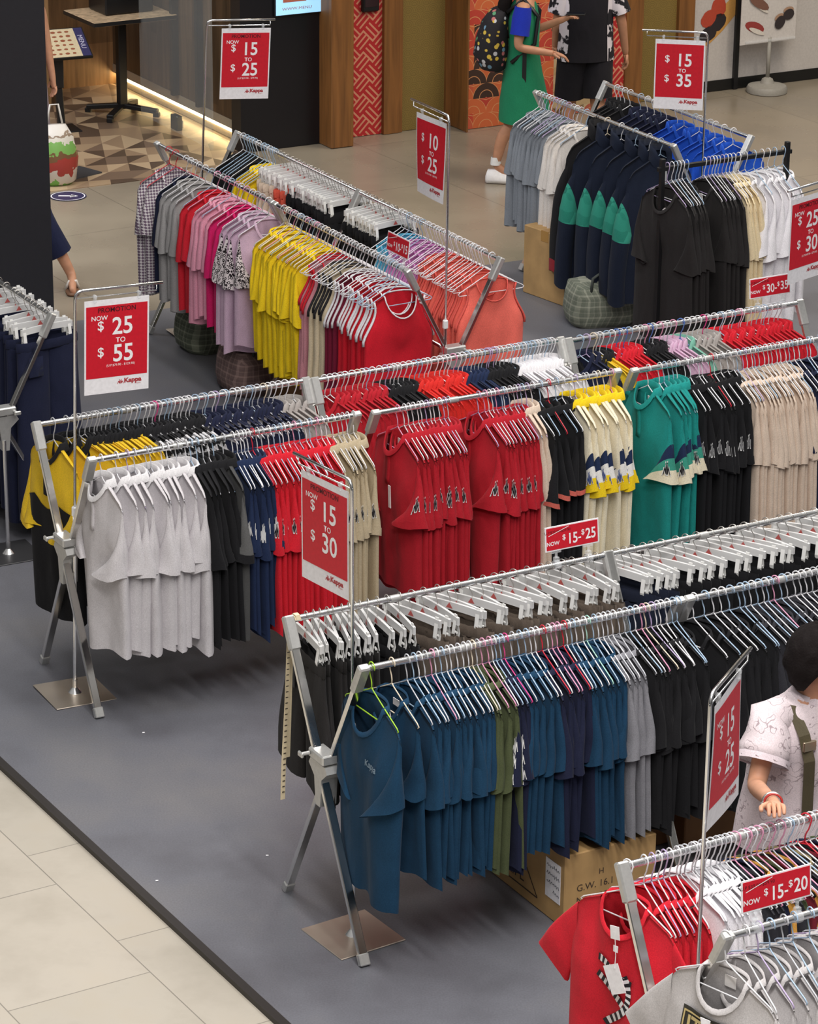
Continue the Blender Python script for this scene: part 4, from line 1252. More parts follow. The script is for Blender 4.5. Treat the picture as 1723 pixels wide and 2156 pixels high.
stand('chrome sign stand between the rails of the bottom right rack', V(((0.947, 8.897, 1.95)[0], (0.947, 8.897, 1.95)[1], 0)), 66.6, 1.95, .41, lean=-.0, start=.03, text=(True, '15', '25', '(U.P.$29.90 - $49.90)'), plabel='red price poster reading 15 to 25, seen side-on at lower right', promo=False, curl=.8)
stand('short steel pole on a dark plate under the left edge rack', V((-2.066, 14.971, 0.0)), 20, .64, plate=plain('dark_plate', (52, 52, 54), .4), low=True, collar=.62)

def rail_sign(label, p, ang, a, b, w=.258, h=.105, up=.062):
    M = Matrix.Translation(p) @ Matrix.Rotation(ang, 4, 'Z') @ Matrix.Rotation(math.radians(-6), 4, 'X')
    t = thing('rail_sign', label, 'sign', group='price signs clipped on rails'); t.matrix_world = M
    mb = MB(); mb.box((0, 0, up + h / 2), (w, .004, h), bev=.001); build('card', mb, PAPER, t, smooth=False)
    mb = MB(); mb.box((0, -.0024, up + h / 2), (w - .012, .001, h - .012)); build('red_field', mb, RED, t, smooth=False)
    fn = lambda x, y: V((x, -.0036, up + y))
    mb = MB(); text_mb(mb, 'NOW', h * .22, -w * .36, h * .24, fn, weight=.0005); text_mb(mb, a, h * .6, w * .005, h * .2, fn, weight=.0011, sx=.82)
    text_mb(mb, '-', h * .45, w * .135, h * .26, fn, weight=.001); text_mb(mb, b, h * .6, w * .345, h * .26, fn, weight=.0011, sx=.82)
    text_mb(mb, '$', h * .3, -w * .155, h * .4, fn, weight=.0004); text_mb(mb, '$', h * .3, w * .198, h * .46, fn, weight=.0004)
    mb.add([fn(-w * .44, h * .62), fn(-w * .06, h * .9), fn(-w * .06, h * .925), fn(-w * .44, h * .645)], [(0, 1, 2, 3)])
    build('price_lettering', mb, INKW, t)
    mb = MB(); text_mb(mb, 'U.P.$39.90-$59.90', h * .16, -w * .27, h * .72, lambda x, y: V((x, -.0032, up + y))); build('old_price', mb, INKD, t)
    for x in (-w * .3, w * .3):
        mb = MB(); mb.box((x, .003, up - .002), (.05, .012, .016), bev=.003); mb.tube([(x, 0, up - .01), (x, 0, .034)], .006, 8)
        mb.tube([(x - .012, 0, .002), (x + .012, 0, .002)], .020, 12); mb.box((x, 0, .026), (.024, .02, .022), bev=.004)
        build('rail_clip', mb, CLEARP, t, smooth=False)
    return t
def on_rail(r, s, dz=.0):
    p, _, _ = rail_pose(r, s)
    return p + V((0, 0, dz))
rail_sign('small red rail sign reading NOW 15-25 above the clip hangers', on_rail('AB', 1.289), TH, '15', '25')
rail_sign('small red rail sign reading NOW 15-20 on the bottom right rack', on_rail('R6F', 0.202), TH, '15', '20', w=.27, h=.11)
rail_sign('small red rail sign reading NOW 30-35 below the cream tees', on_rail('R5B', 1.213), TH, '30', '35')
rail_sign('small red rail sign reading NOW 10-15 between yellow and orchid tops', on_rail('R7nF', 1.493 - .06), A2, '10', '15', w=.24)

# ------------------------------------------------------------------ single garments and small things at the rack ends
def special_tee(label, p, rz, fab, seed, hanger, hflip, rail_label, art=None, sc=1.0, D=.045, **kw):
    rnd = random.Random(seed)
    c = Cloth(rnd, True, D=D, **kw)
    t = thing('t_shirt', label, 'T-shirt', p, rz, 'T-shirts at the rack ends')
    t.scale = (sc, 1, sc)
    m = FAB[fab]
    build('body', c.body(30, 22), m['main'], t)
    for sd in (-1, 1):
        build('sleeve', c.sleeve(sd, S=20, K=12), m['main'], t)
    build('neck_rib', c.rib(.018), m.get('trim', m['main']), t)
    if art: art(t, c)
    wire_hanger(hanger, hflip, rail_label, 'wire hangers at the rack ends', p, rz)
    return t
def art_blue(t, c):
    mb = MB(); _f = c.on_chest(-.085, -.375); text_mb(mb, 'Kappa', .036, 0, 0, lambda x, y: _f(-x, y), weight=.0006); build('chest_print', mb, plain('print_slate', (120, 140, 156), .7), t)
p, rz, fl = rail_pose('AF', 0.048)
special_tee('teal blue tee at the rail end on a lime green hanger', p, rz + .04, 'teal blue', 3, 'lime green', fl, 'lime green hanger at the end of the teal tee rail', art_blue, hw=.222, hemw=.235, hem=-.93, nd=.12, nw=.105, hang=.5)
def art_red(t, c):
    # black and white ringed ribbon curling down the chest
    f = c.on_chest(0, 0)
    def ribbon(pts, w, mb, mw):
        for i in range(len(pts) - 1):
            (x0, y0), (x1, y1) = pts[i], pts[i + 1]
            dx, dy = x1 - x0, y1 - y0; l = math.hypot(dx, dy) or 1; nx, ny = -dy / l * w, dx / l * w
            q = [f(x0 + nx, y0 + ny), f(x1 + nx, y1 + ny), f(x1 - nx, y1 - ny), f(x0 - nx, y0 - ny)]
            (mw if i % 2 else mb).add(q, [(0, 1, 2, 3)])
    b = MB(); w_ = MB()
    # chest seen from +y: left of the picture is +x
    ribbon([(.075 - .0105 * k, -.345 - .0035 * k + .006 * math.sin(k * .5)) for k in range(16)], .013, b, w_)
    ribbon([(.075 - .0105 * k, -.405 - .006 * k) for k in range(13)], .014, b, w_)
    ribbon([(-.05 - .028 * math.sin(k * .24), -.37 - .0105 * k) for k in range(10)] + [(-.072 + .008 * k + .03 * (1 - math.cos(k * .25)), -.475 - .013 * k) for k in range(10)], .013, b, w_)
    build('print_dark', b, plain('print_black', (20, 20, 28), .7), t)
    build('print_light', w_, plain('print_white', (228, 228, 230), .7), t)
    g = MB()
    a = c.on_chest(0, 0)
    def quad(cx, cz, w, h, rot, mbx):
        cr, sr = math.cos(rot), math.sin(rot)
        pts = [(cx + x * cr - z * sr, cz + x * sr + z * cr) for x, z in ((-w, -h), (w, -h), (w, h), (-w, h))]
        q = [a(x, z) + V((0, .014, 0)) for x, z in pts]
        mbx.add(q + [v + V((0, .002, 0)) for v in q], [(0, 1, 2, 3), (7, 6, 5, 4), (0, 4, 5, 1), (1, 5, 6, 2), (2, 6, 7, 3), (3, 7, 4, 0)])
    quad(-.015, -.215, .018, .024, -.1, g); quad(-.018, -.275, .009, .012, .05, g); quad(-.022, -.385, .036, .05, -.5, g)
    g.tube([a(-.016, -.235) + V((0, .014, 0)), a(-.02, -.3) + V((0, .016, 0)), a(-.02, -.345) + V((0, .016, 0))], .0015, 5)
    build('swing_tag', g, PAPER, t, smooth=False)
p, rz, fl = rail_pose('R6B', .035)
special_tee('red tee with black and white ringed print facing the aisle', p + D1 * -.03, rz + .30, 'red', 11, 'white', fl, 'white hanger of the printed red tee at the corner', art_red, hw=.225, hemw=.235, hem=-.92, D=.05, spread=1.0, hang=.4, sy=.022, srx=.088)
def art_grey(t, c):
    f = c.on_chest(0, 0)
    mb = MB(); n = 8
    def rect(mbx, x0, x1, z0, z1, o=0.0):
        g = [[f(x0 + (x1 - x0) * i / n, z0 + (z1 - z0) * j / n) + V((0, o, 0)) for i in range(n + 1)] for j in range(n + 1)]
        mbx.add([q for r in g for q in r], [(j * (n + 1) + i, j * (n + 1) + i + 1, (j + 1) * (n + 1) + i + 1, (j + 1) * (n + 1) + i) for j in range(n) for i in range(n)])
    # chest seen from +y: reading direction is -x
    rect(mb, -.13, .13, -.49, -.275); build('print_panel', mb, plain('print_dark_grey', (52, 50, 44), .7), t)
    g = MB(); fr = lambda x, y: f(-x, y) + V((0, .004, 0))
    text_mb(g, 'ITALIA', .088, 0, -.36, fr, weight=.002, sx=.82)
    for x0, x1, z0, z1 in ((-.122, .122, -.291, -.285), (-.122, .122, -.381, -.375), (-.122, -.116, -.485, -.285), (.116, .122, -.485, -.285)):
        rect(g, x0, x1, z0, z1, .004)
    build('print_lettering', g, plain('print_gold', (196, 176, 120), .6), t)
    a = f
    tg = MB()
    q = [a(x, z) + V((0, .012 + .01 * (k % 2), 0)) for k, (x, z) in enumerate(((-.006, -.27), (.028, -.265), (.02, -.36), (-.004, -.4)))]
    tg.add(q + [v + V((0, .002, 0)) for v in q], [(0, 1, 2, 3), (7, 6, 5, 4), (0, 4, 5, 1), (1, 5, 6, 2), (2, 6, 7, 3), (3, 7, 4, 0)])
    build('swing_tag', tg, PAPER, t, smooth=False)
    nl = MB(); z = c.surf(0, 0.02, False)
    nl.box((0, z.y + .006, z.z - .02), (.045, .002, .04)); build('neck_label', nl, plain('label_white', (236, 232, 230), .6), t, smooth=False)
p, rz, fl = rail_pose('R6F', .03)
special_tee('heather grey tee with gold lettering in a dark box, bottom right', p + D1 * -.02, rz + .30, 'pale heather', 21, 'white', fl, 'white hanger of the gold lettered grey tee', art_grey, hw=.225, hemw=.235, hem=-.92, D=.05, spread=1.0, hang=.4, sy=.022, srx=.088)

# tape measure hung over the rail end
p = on_rail('AB', .015)
t = thing('tape_measure', 'cream tape measure hung over the end of the rear rail', 'tape measure', p, TH)
mb = MB(); y0 = .0
def strip(pts, w, mbx):
    rr = [[q + V((-w / 2, 0, 0)), q + V((w / 2, 0, 0)), q + V((w / 2, -.0015, 0)), q + V((-w / 2, -.0015, 0))] for q in [V(k) for k in pts]]
    mbx.rings(rr)
pa = [(-.002, -.017, -.0), (-.004, -.012, .014), (-.006, .004, .018), (-.01, .018, .006), (-.02, .021, -.1), (-.03, .022, -.35), (-.045, .024, -.62), (-.05, .024, -.78)]
strip(pa, .02, mb); build('band', mb, plain('tape_cream', (226, 210, 176), .6), t, smooth=False)
pb = [(.004, -.018, .0), (.0, -.014, .02), (.0, .006, .022), (-.006, .0215, .004), (-.012, .025, -.2), (-.02, .026, -.45), (-.026, .026, -.6)]
mb = MB(); strip(pb, .02, mb); build('band', mb, plain('tape_cream', (226, 210, 176), .6), t, smooth=False)
mb = MB()
for k in range(30):
    z = -.05 - .024 * k; x = -.02 - .00005 * k - .03 * (k / 30) ** 1; 
    mb.box((-.016 - .034 * (-z / .78), .0195, z), (.011, .0006, .004))
build('graduation', mb, plain('tape_ink', (60, 50, 44), .7), t, smooth=False)

# ------------------------------------------------------------------ shop fronts behind the stall
WO = Vector((-0.457, 23.969, 0.0))
def wallbox(name, t0, t1, n0, n1, z0, z1, mat, parent=None, bev=0.0, kind='structure'):
    c = WO + D1 * ((t0 + t1) / 2) + W1 * ((n0 + n1) / 2)
    mb = MB(); mb.box((c.x, c.y, (z0 + z1) / 2), (abs(t1 - t0), abs(n1 - n0), z1 - z0), rz=TH, bev=bev)
    o = build(name, mb, mat, parent, smooth=False)
    return tag(o, kind=kind) if kind else o
def wood(name, rgb, sc=(1, 1, 1), planks=0.0):
    m, nt, b, L = newmat(name)
    tc = N(nt, 'ShaderNodeTexCoord'); mp = N(nt, 'ShaderNodeMapping'); val(mp, 'Scale', (14, 14, .9)); L(tc.outputs['Object'], mp.inputs[0])
    nz = N(nt, 'ShaderNodeTexNoise'); val(nz, 'Scale', 1.6); val(nz, 'Detail', 6); val(nz, 'Distortion', .6); L(mp.outputs[0], nz.inputs['Vector'])
    c = srgb(*rgb)
    r = ramp(nt, [(.3, tuple(x * .62 for x in c[:3]) + (1,)), (.55, c), (.75, tuple(min(1, x * 1.25) for x in c[:3]) + (1,))]); L(nz.outputs['Fac'], r.inputs[0])
    out = r.outputs[0]
    if planks:
        m2 = N(nt, 'ShaderNodeMapping'); val(m2, 'Rotation', (0, 0, math.radians(60))); L(tc.outputs['Object'], m2.inputs[0])
        sp = N(nt, 'ShaderNodeSeparateXYZ'); L(m2.outputs[0], sp.inputs[0])
        a = N(nt, 'ShaderNodeMath', operation='MULTIPLY'); val(a, 1, planks); L(sp.outputs['X'], a.inputs[0])
        f = N(nt, 'ShaderNodeMath', operation='FLOOR'); L(a.outputs[0], f.inputs[0])
        zz = N(nt, 'ShaderNodeMath', operation='MULTIPLY'); val(zz, 1, .8); L(sp.outputs['Z'], zz.inputs[0])
        w0 = N(nt, 'ShaderNodeTexWhiteNoise', noise_dimensions='1D'); L(f.outputs[0], w0.inputs['W'])
        ad = N(nt, 'ShaderNodeMath', operation='ADD'); L(zz.outputs[0], ad.inputs[0]); L(w0.outputs['Value'], ad.inputs[1])
        fz = N(nt, 'ShaderNodeMath', operation='FLOOR'); L(ad.outputs[0], fz.inputs[0])
        cb = N(nt, 'ShaderNodeCombineXYZ'); L(f.outputs[0], cb.inputs[0]); L(fz.outputs[0], cb.inputs[1])
        wn = N(nt, 'ShaderNodeTexWhiteNoise', noise_dimensions='2D'); L(cb.outputs[0], wn.inputs['Vector'])
        r3 = ramp(nt, [(0, (.55, .52, .5, 1)), (1, (1.15, 1.1, 1.05, 1))]); L(wn.outputs['Value'], r3.inputs[0])
        mx = N(nt, 'ShaderNodeMix', data_type='RGBA', blend_type='MULTIPLY'); val(mx, 'Factor', 1); L(out, mx.inputs[6]); L(r3.outputs[0], mx.inputs[7]); out = mx.outputs[2]
    L(out, b.inputs['Base Color']); val(b, 'Roughness', .5)
    return m
def wallcoord(nt, L, scale):
    """flat coordinates on the shop-front wall: x along it, y up"""
    tc = N(nt, 'ShaderNodeTexCoord')
    mp = N(nt, 'ShaderNodeMapping'); val(mp, 'Rotation', (0, 0, -TH)); L(tc.outputs['Object'], mp.inputs[0])
    sp = N(nt, 'ShaderNodeSeparateXYZ'); L(mp.outputs[0], sp.inputs[0])
    cb = N(nt, 'ShaderNodeCombineXYZ'); L(sp.outputs['X'], cb.inputs[0]); L(sp.outputs['Z'], cb.inputs[1])
    m2 = N(nt, 'ShaderNodeVectorMath', operation='SCALE'); val(m2, 'Scale', scale); L(cb.outputs[0], m2.inputs[0])
    return m2.outputs[0]
def math_node(nt, L, op, a, b=None):
    n = N(nt, 'ShaderNodeMath', operation=op)
    for i, x in enumerate((a, b)):
        if x is None: continue
        if hasattr(x, 'is_linked'): L(x, n.inputs[i])
        else: val(n, i, x)
    return n.outputs[0]
def scale_pattern(name, base, line, scale, fills=None):
    """overlapping round scales in offset rows with concentric ridges"""
    m, nt, b, L = newmat(name)
    v = wallcoord(nt, L, scale)
    sp = N(nt, 'ShaderNodeSeparateXYZ'); L(v, sp.inputs[0])
    best = None; col = None
    x, y = sp.outputs['X'], sp.outputs['Y']
    dist = None; idv = None
    # three rows that may cover a point: the lowest whose disc reaches it wins
    for k in (2, 1, 0):
        yr = math_node(nt, L, 'MULTIPLY', y, 2.0)
        row = math_node(nt, L, 'SUBTRACT', math_node(nt, L, 'FLOOR', yr), float(k) - 0.0)
        par = math_node(nt, L, 'MULTIPLY', math_node(nt, L, 'FRACT', math_node(nt, L, 'MULTIPLY', row, .5)), 1.0)
        xs = math_node(nt, L, 'ADD', x, par)
        ci = math_node(nt, L, 'FLOOR', xs)
        fx = math_node(nt, L, 'SUBTRACT', math_node(nt, L, 'FRACT', xs), .5)
        dy = math_node(nt, L, 'SUBTRACT', y, math_node(nt, L, 'MULTIPLY', row, .5))
        d = math_node(nt, L, 'SQRT', math_node(nt, L, 'ADD', math_node(nt, L, 'MULTIPLY', fx, fx), math_node(nt, L, 'MULTIPLY', dy, dy)))
        inside = math_node(nt, L, 'LESS_THAN', d, .52)
        cid = math_node(nt, L, 'ADD', math_node(nt, L, 'MULTIPLY', ci, 7.31), math_node(nt, L, 'MULTIPLY', row, 3.77))
        if dist is None:
            dist, idv = d, cid
        else:
            for nm in ('d', 'i'):
                a, c = (dist, d) if nm == 'd' else (idv, cid)
                t = math_node(nt, L, 'ADD', a, math_node(nt, L, 'MULTIPLY', inside, math_node(nt, L, 'SUBTRACT', c, a)))
                if nm == 'd': dist = t
                else: idv = t
    rg = math_node(nt, L, 'FRACT', math_node(nt, L, 'MULTIPLY', dist, 7.5 if not fills else 4))
    lw = math_node(nt, L, 'LESS_THAN', rg, .3 if not fills else .1)
    mx = N(nt, 'ShaderNodeMix', data_type='RGBA')
    if fills:
        wn = N(nt, 'ShaderNodeTexWhiteNoise', noise_dimensions='1D'); L(idv, wn.inputs['W'])
        r = ramp(nt, [(i / len(fills), srgb(*f)) for i, f in enumerate(fills)], 'CONSTANT'); L(wn.outputs['Value'], r.inputs[0])
        L(r.outputs[0], mx.inputs[6])
    else:
        val(mx, 6, srgb(*base))
    val(mx, 7, srgb(*line)); L(lw, mx.inputs['Factor']); L(mx.outputs[2], b.inputs['Base Color']); val(b, 'Roughness', .6)
    return m
def key_pattern(name, base, line, scale):
    """interlocking key fret set on the diagonal"""
    m, nt, b, L = newmat(name)
    v0 = wallcoord(nt, L, scale)
    mp = N(nt, 'ShaderNodeMapping'); val(mp, 'Rotation', (0, 0, PI / 4)); L(v0, mp.inputs[0])
    sp = N(nt, 'ShaderNodeSeparateXYZ'); L(mp.outputs[0], sp.inputs[0])
    x, y = sp.outputs['X'], sp.outputs['Y']
    # stripes swap direction from cell to cell, giving a woven key look
    cx = math_node(nt, L, 'FLOOR', math_node(nt, L, 'MULTIPLY', x, .5)); cy = math_node(nt, L, 'FLOOR', math_node(nt, L, 'MULTIPLY', y, .5))
    par = math_node(nt, L, 'MULTIPLY', math_node(nt, L, 'FRACT', math_node(nt, L, 'MULTIPLY', math_node(nt, L, 'ADD', cx, cy), .5)), 2.0)
    fx = math_node(nt, L, 'FRACT', math_node(nt, L, 'MULTIPLY', x, 1.5)); fy = math_node(nt, L, 'FRACT', math_node(nt, L, 'MULTIPLY', y, 1.5))
    d = math_node(nt, L, 'ADD', math_node(nt, L, 'MULTIPLY', fx, par), math_node(nt, L, 'MULTIPLY', fy, math_node(nt, L, 'SUBTRACT', 1.0, par)))
    lw = math_node(nt, L, 'LESS_THAN', d, .36)
    mx = N(nt, 'ShaderNodeMix', data_type='RGBA'); val(mx, 6, srgb(*base)); val(mx, 7, srgb(*line)); L(lw, mx.inputs['Factor'])
    L(mx.outputs[2], b.inputs['Base Color']); val(b, 'Roughness', .6)
    return m
WOODF = wood('frame_wood', (128, 84, 42))
GOLD = scale_pattern('gold_wave_panel', (128, 106, 52), (108, 88, 42), 9)
FANP = scale_pattern('orange_fan_panel', (196, 84, 60), (214, 150, 100), 4.2, [(200, 72, 54), (206, 104, 60), (64, 44, 36), (190, 66, 52), (200, 92, 64)])
CIRP = scale_pattern('chrysanthemum_panel', (180, 150, 110), (196, 170, 130), 7.5, [(180, 92, 70), (186, 160, 120), (110, 86, 56), (196, 176, 140)])
FRET = key_pattern('red_fret_panel', (176, 34, 38), (206, 140, 110), 17)
DARKW = plain('dark_shopfront', (20, 19, 24), .3)
T = dict(zip((530, 690, 703, 747, 803, 836, 934, 950, 985, 1062, 1115, 1180, 1262, 1300, 1335, 1415, 1448, 1547, 1800), [-0.905, -0.241, -0.186, 0.0, 0.239, 0.38, 0.806, 0.876, 1.03, 1.371, 1.609, 1.904, 2.279, 2.455, 2.618, 2.995, 3.151, 3.627, 4.879]))
ZT = 3.4
wallbox('wall_back', T[747] - .4, T[1448] - .02, -.3, -.08, 0, ZT, WOODF)
wallbox('wall_left', T[530] - .12, T[703] - .02, -.1, .06, 0, ZT, DARKW)
wallbox('trim_2', -.345, -.15, -.1, .26, 0, ZT, WOODF, bev=.004)
wallbox('trim_3', T[747] - .13, T[803], -.1, .0, .0, ZT, FRET)
wallbox('trim_4', T[803], T[836], -.1, .04, 0, ZT, WOODF)
wallbox('trim_5', T[836], T[934], -.1, .0, 0, ZT, GOLD)
wallbox('trim_6', T[836], T[836] + .03, -.02, .03, 0, ZT, WOODF)
wallbox('trim_7', T[934], T[950] - .02, -.1, .03, 0, ZT, WOODF)
wallbox('trim_8', T[950] - .02, .87, -.1, .28, 0, ZT, WOODF, bev=.004)
wallbox('trim_9', .87, T[1115] + .1, -.1, .19, 0, ZT, FANP)
wallbox('trim_10', T[1115] + .1, T[1262] - .12, -.1, .12, .0, .95, CIRP)
wallbox('trim_11', T[1115] + .1, T[1262] - .12, -.1, .13, .95, ZT, WOODF)
wallbox('trim_12', T[1262] - .12, T[1300], -.1, .08, 0, .95, FRET)
wallbox('trim_13', T[1262] - .12, T[1300], -.1, .08, .95, ZT, WOODF)
wallbox('trim_14', T[1300], T[1335], -.1, .1, 0, ZT, WOODF)
wallbox('trim_15', T[1335], T[1415], -.1, .02, 0, ZT, GOLD)
wallbox('trim_16', T[1415], T[1448], -.1, .06, 0, ZT, WOODF)
wallbox('baseboard_back', T[1448], T[1800] + 1, -.1, -.02, 0, .09, plain('black_skirting', (22, 22, 22), .4))
# food posters on the white hoarding
POSTW = plain('hoarding_white', (196, 190, 186), .45)
def wp(t, n, z):
    c = WO + D1 * t + W1 * n
    return Vector((c.x, c.y, z))
def blob(mbx, cx, cz, rx, rz, rot, n, o, seed):
    rnd = random.Random(seed); k = 14
    pts = []
    for i in range(k):
        a = 2 * PI * i / k; r = 1 + .14 * math.sin(2 * a + seed) + rnd.uniform(-.06, .06)
        x, z = math.cos(a) * rx * r, math.sin(a) * rz * r
        pts.append(wp(cx + x * math.cos(rot) - z * math.sin(rot), n + o, cz + x * math.sin(rot) + z * math.cos(rot)))
    mbx.add(pts, [tuple(range(k))])
def hoarding(label, t0, t1, items):
    c = wp((t0 + t1) / 2, -.05, 0)
    t = thing('food_hoarding', label, 'hoarding', c)
    def bx(name, a, b, n0, n1, z0, z1, m):
        p = wp((a + b) / 2, (n0 + n1) / 2, (z0 + z1) / 2) - c
        mb = MB(); mb.box(p, (abs(b - a), abs(n1 - n0), z1 - z0), rz=TH); return build(name, mb, m, t, smooth=False)
    bx('board', t0, t1, -.08, -.03, .09, ZT, POSTW)
    for nm, rgb, bl in items:
        for i, (cx, cz, rx, rz, rot) in enumerate(bl):
            mb = MB()
            blob(mb, t0 + cx, cz, rx, rz, rot, -.027, .0004 * i + (.001 if nm != 'orange_sweep' else 0), i + len(nm))
            mb.v = [tuple(Vector(v) - c) for v in mb.v]
            build(nm, mb, plain('food_' + nm, rgb, .6), t, smooth=False)
    return t
w1_ = T[1547] - T[1448]
hoarding('white hoarding with salmon roe rolls on an orange sweep', T[1448] + .0, T[1547] - .01,
         [('orange_sweep', (200, 150, 80), [(w1_ * .75, .62, .34, .07, .75)]), ('salmon_slice', (206, 104, 72), [(.1, 1.16, .14, .09, .2), (w1_ * .32, 1.22, .08, .05, .3)]), ('roe_topping', (180, 70, 48), [(w1_ * .62, .70, .085, .075, 0), (w1_ * .42, .62, .08, .07, 0)]), ('seaweed_wrap', (44, 38, 42), [(w1_ * .62, .58, .085, .07, 0), (w1_ * .42, .49, .08, .07, 0)])])
hoarding('white hoarding covered with printed sushi pieces at far right', T[1547] + .03, T[1800] + .8,
         [('sushi_slice', (160, 92, 66), [(.95, 1.1, .09, .05, .4), (.85, .96, .1, .06, -.6), (1.05, .9, .08, .05, -.5)]), ('sushi_wrap', (70, 60, 56), [(.66, 1.2, .06, .05, 0)]), ('rose_piece', (178, 110, 90), [(.78, 1.14, .08, .05, 0)])])
wallbox('trim_17', T[1547] - .01, T[1547] + .03, -.09, -.0, .0, ZT, plain('black_post', (26, 26, 28), .4))
# sushi board on a round-footed stand
c = V((2.962, 25.681, 0.0))
t = thing('menu_stand', 'grey round-footed stand holding a sushi picture board', 'sign stand', c, TH)
GREYP = plain('stand_grey', (150, 146, 138), .55)
mb = MB(); mb.lathe([(.17, 0), (.172, .035), (.16, .055), (.06, .075), (.045, .11), (.02, .125)], n=32); flat_edges(build('foot', mb, GREYP, t))
mb = MB(); mb.tube([(0, 0, .11), (0, 0, .46)], .017, 12); build('pole', mb, GREYP, t)
mb = MB(); mb.box((0, -.01, .44), (.5, .03, .018), bev=.003); build('ledge', mb, CLEARP, t, smooth=False)
mb = MB(); mb.box((-.02, 0, .82), (.56, .006, .80)); build('board', mb, plain('board_white', (206, 200, 196), .4), t, smooth=False)
def sush(name, rgb, lst):
    for i, (x, z, rx, rz, rot) in enumerate(lst):
        mb = MB(); k = 14; pts = []
        for q in range(k):
            a = 2 * PI * q / k; r = 1 + .12 * math.sin(2 * a + i); X, Z = math.cos(a) * rx * r, math.sin(a) * rz * r
            pts.append((x + X * math.cos(rot) - Z * math.sin(rot), -.004 - .0006 * (i + 1 + len(name) % 5 * 4), z + X * math.sin(rot) + Z * math.cos(rot)))
        mb.add(pts, [tuple(range(k))])
        build(name, mb, plain('sushi_' + name, rgb, .6), t, smooth=False)
sush('tuna_piece', (150, 58, 54), [(-.16, .56, .1, .045, -.45)])
sush('eel_piece', (120, 84, 70), [(-.13, .76, .11, .04, -.6), (-.16, 1.0, .08, .04, .3)])
sush('roll_wrap', (50, 42, 44), [(.09, .58, .052, .055, 0), (.175, .64, .05, .05, 0), (.02, 1.02, .05, .05, 0)])
sush('roll_topping', (170, 136, 112), [(.09, .62, .052, .035, 0), (.175, .675, .048, .032, 0)])
sush('clam_piece', (160, 128, 104), [(.06, .84, .09, .028, -.4), (.13, .88, .08, .034, .2), (-.19, .93, .08, .045, -.1)])
sush('rice_bed', (214, 206, 196), [(-.14, .525, .085, .02, -.45), (-.115, .725, .09, .02, -.6), (.06, .815, .07, .016, -.4)])
sush('shrimp_piece', (190, 116, 84), [(-.06, 1.04, .07, .04, -.3), (.2, 1.03, .05, .04, .2)])
# screen and card reader
SCR = glow('screen_lit', (150, 200, 235), .9)
zc = 1.042
t = thing('menu_screen', 'lit menu screen on the dark shop wall at top', 'screen', wp(0, 0, 0) * 0 + wp(-0.531, .06, zc), TH)
mb = MB(); mb.box((0, -.012, .3), (.42, .024, .62), bev=.004); build('casing', mb, BLACKM, t, smooth=False)
mb = MB(); mb.box((0, -.025, .3), (.40, .002, .6)); build('display', mb, SCR, t, smooth=False)
mb = MB(); text_mb(mb, 'WWW.MENU', .03, -.02, .02, lambda x, y: V((x, -.028, y + .015)), sx=1.4); mb.box((-.04, -.027, .12), (.2, .001, .05)); build('screen_text', mb, plain('screen_ink', (190, 110, 90), .6), t, smooth=False)
t = thing('card_reader', 'small black device fixed on the red patterned panel', 'device', wp(0.121, .0, 0.99), TH)
mb = MB(); mb.box((0, -.02, .06), (.15, .04, .13), bev=.01); build('casing', mb, BLACKM, t, smooth=False)
mb = MB(); mb.box((0, -.041, .07), (.11, .003, .07)); build('display', mb, plain('reader_glass', (50, 34, 36), .15), t, smooth=False)
t = thing('order_screen', 'bright blue order screen on wood between the two shoppers', 'screen', wp(1.684, .13, 0.763), TH)
mb = MB(); mb.box((0, -.012, .2), (.17, .024, .42), bev=.004); build('casing', mb, plain('screen_case', (120, 80, 50), .4), t, smooth=False)
mb = MB(); mb.box((0, -.025, .2), (.15, .002, .40)); build('display', mb, glow('screen_blue', (60, 150, 235), 1.0), t, smooth=False)

# ------------------------------------------------------------------ restaurant at the left
def resto_mat():
    m, nt, b, L = newmat('triangle_tile')
    tc = N(nt, 'ShaderNodeTexCoord'); mp = N(nt, 'ShaderNodeMapping'); val(mp, 'Rotation', (0, 0, math.radians(-12))); val(mp, 'Scale', (6.2, 4.4, 1)); L(tc.outputs['Object'], mp.inputs[0])
    sp = N(nt, 'ShaderNodeSeparateXYZ'); L(mp.outputs[0], sp.inputs[0])
    x, y = sp.outputs['X'], sp.outputs['Y']
    fx, fy = math_node(nt, L, 'FRACT', x), math_node(nt, L, 'FRACT', y)
    ix, iy = math_node(nt, L, 'FLOOR', x), math_node(nt, L, 'FLOOR', y)
    alt = math_node(nt, L, 'MULTIPLY', math_node(nt, L, 'FRACT', math_node(nt, L, 'MULTIPLY', math_node(nt, L, 'ADD', ix, iy), .5)), 2.0)
    e1 = math_node(nt, L, 'GREATER_THAN', fx, fy); e2 = math_node(nt, L, 'GREATER_THAN', math_node(nt, L, 'ADD', fx, fy), 1.0)
    side = math_node(nt, L, 'ADD', e1, math_node(nt, L, 'MULTIPLY', alt, math_node(nt, L, 'SUBTRACT', e2, e1)))
    cb = N(nt, 'ShaderNodeCombineXYZ'); L(ix, cb.inputs[0]); L(iy, cb.inputs[1]); L(side, cb.inputs[2])
    wn = N(nt, 'ShaderNodeTexWhiteNoise', noise_dimensions='3D'); L(cb.outputs[0], wn.inputs['Vector'])
    r = ramp(nt, [(0, srgb(88, 72, 60)), (.2, srgb(150, 126, 102)), (.42, srgb(184, 160, 130)), (.62, srgb(120, 100, 84)), (.8, srgb(166, 142, 114))], 'CONSTANT'); L(wn.outputs['Value'], r.inputs[0])
    L(r.outputs[0], b.inputs['Base Color']); val(b, 'Roughness', .35)
    return m
K0 = Vector((-1.406, 23.776, 0.0))      # foot of the plank wall
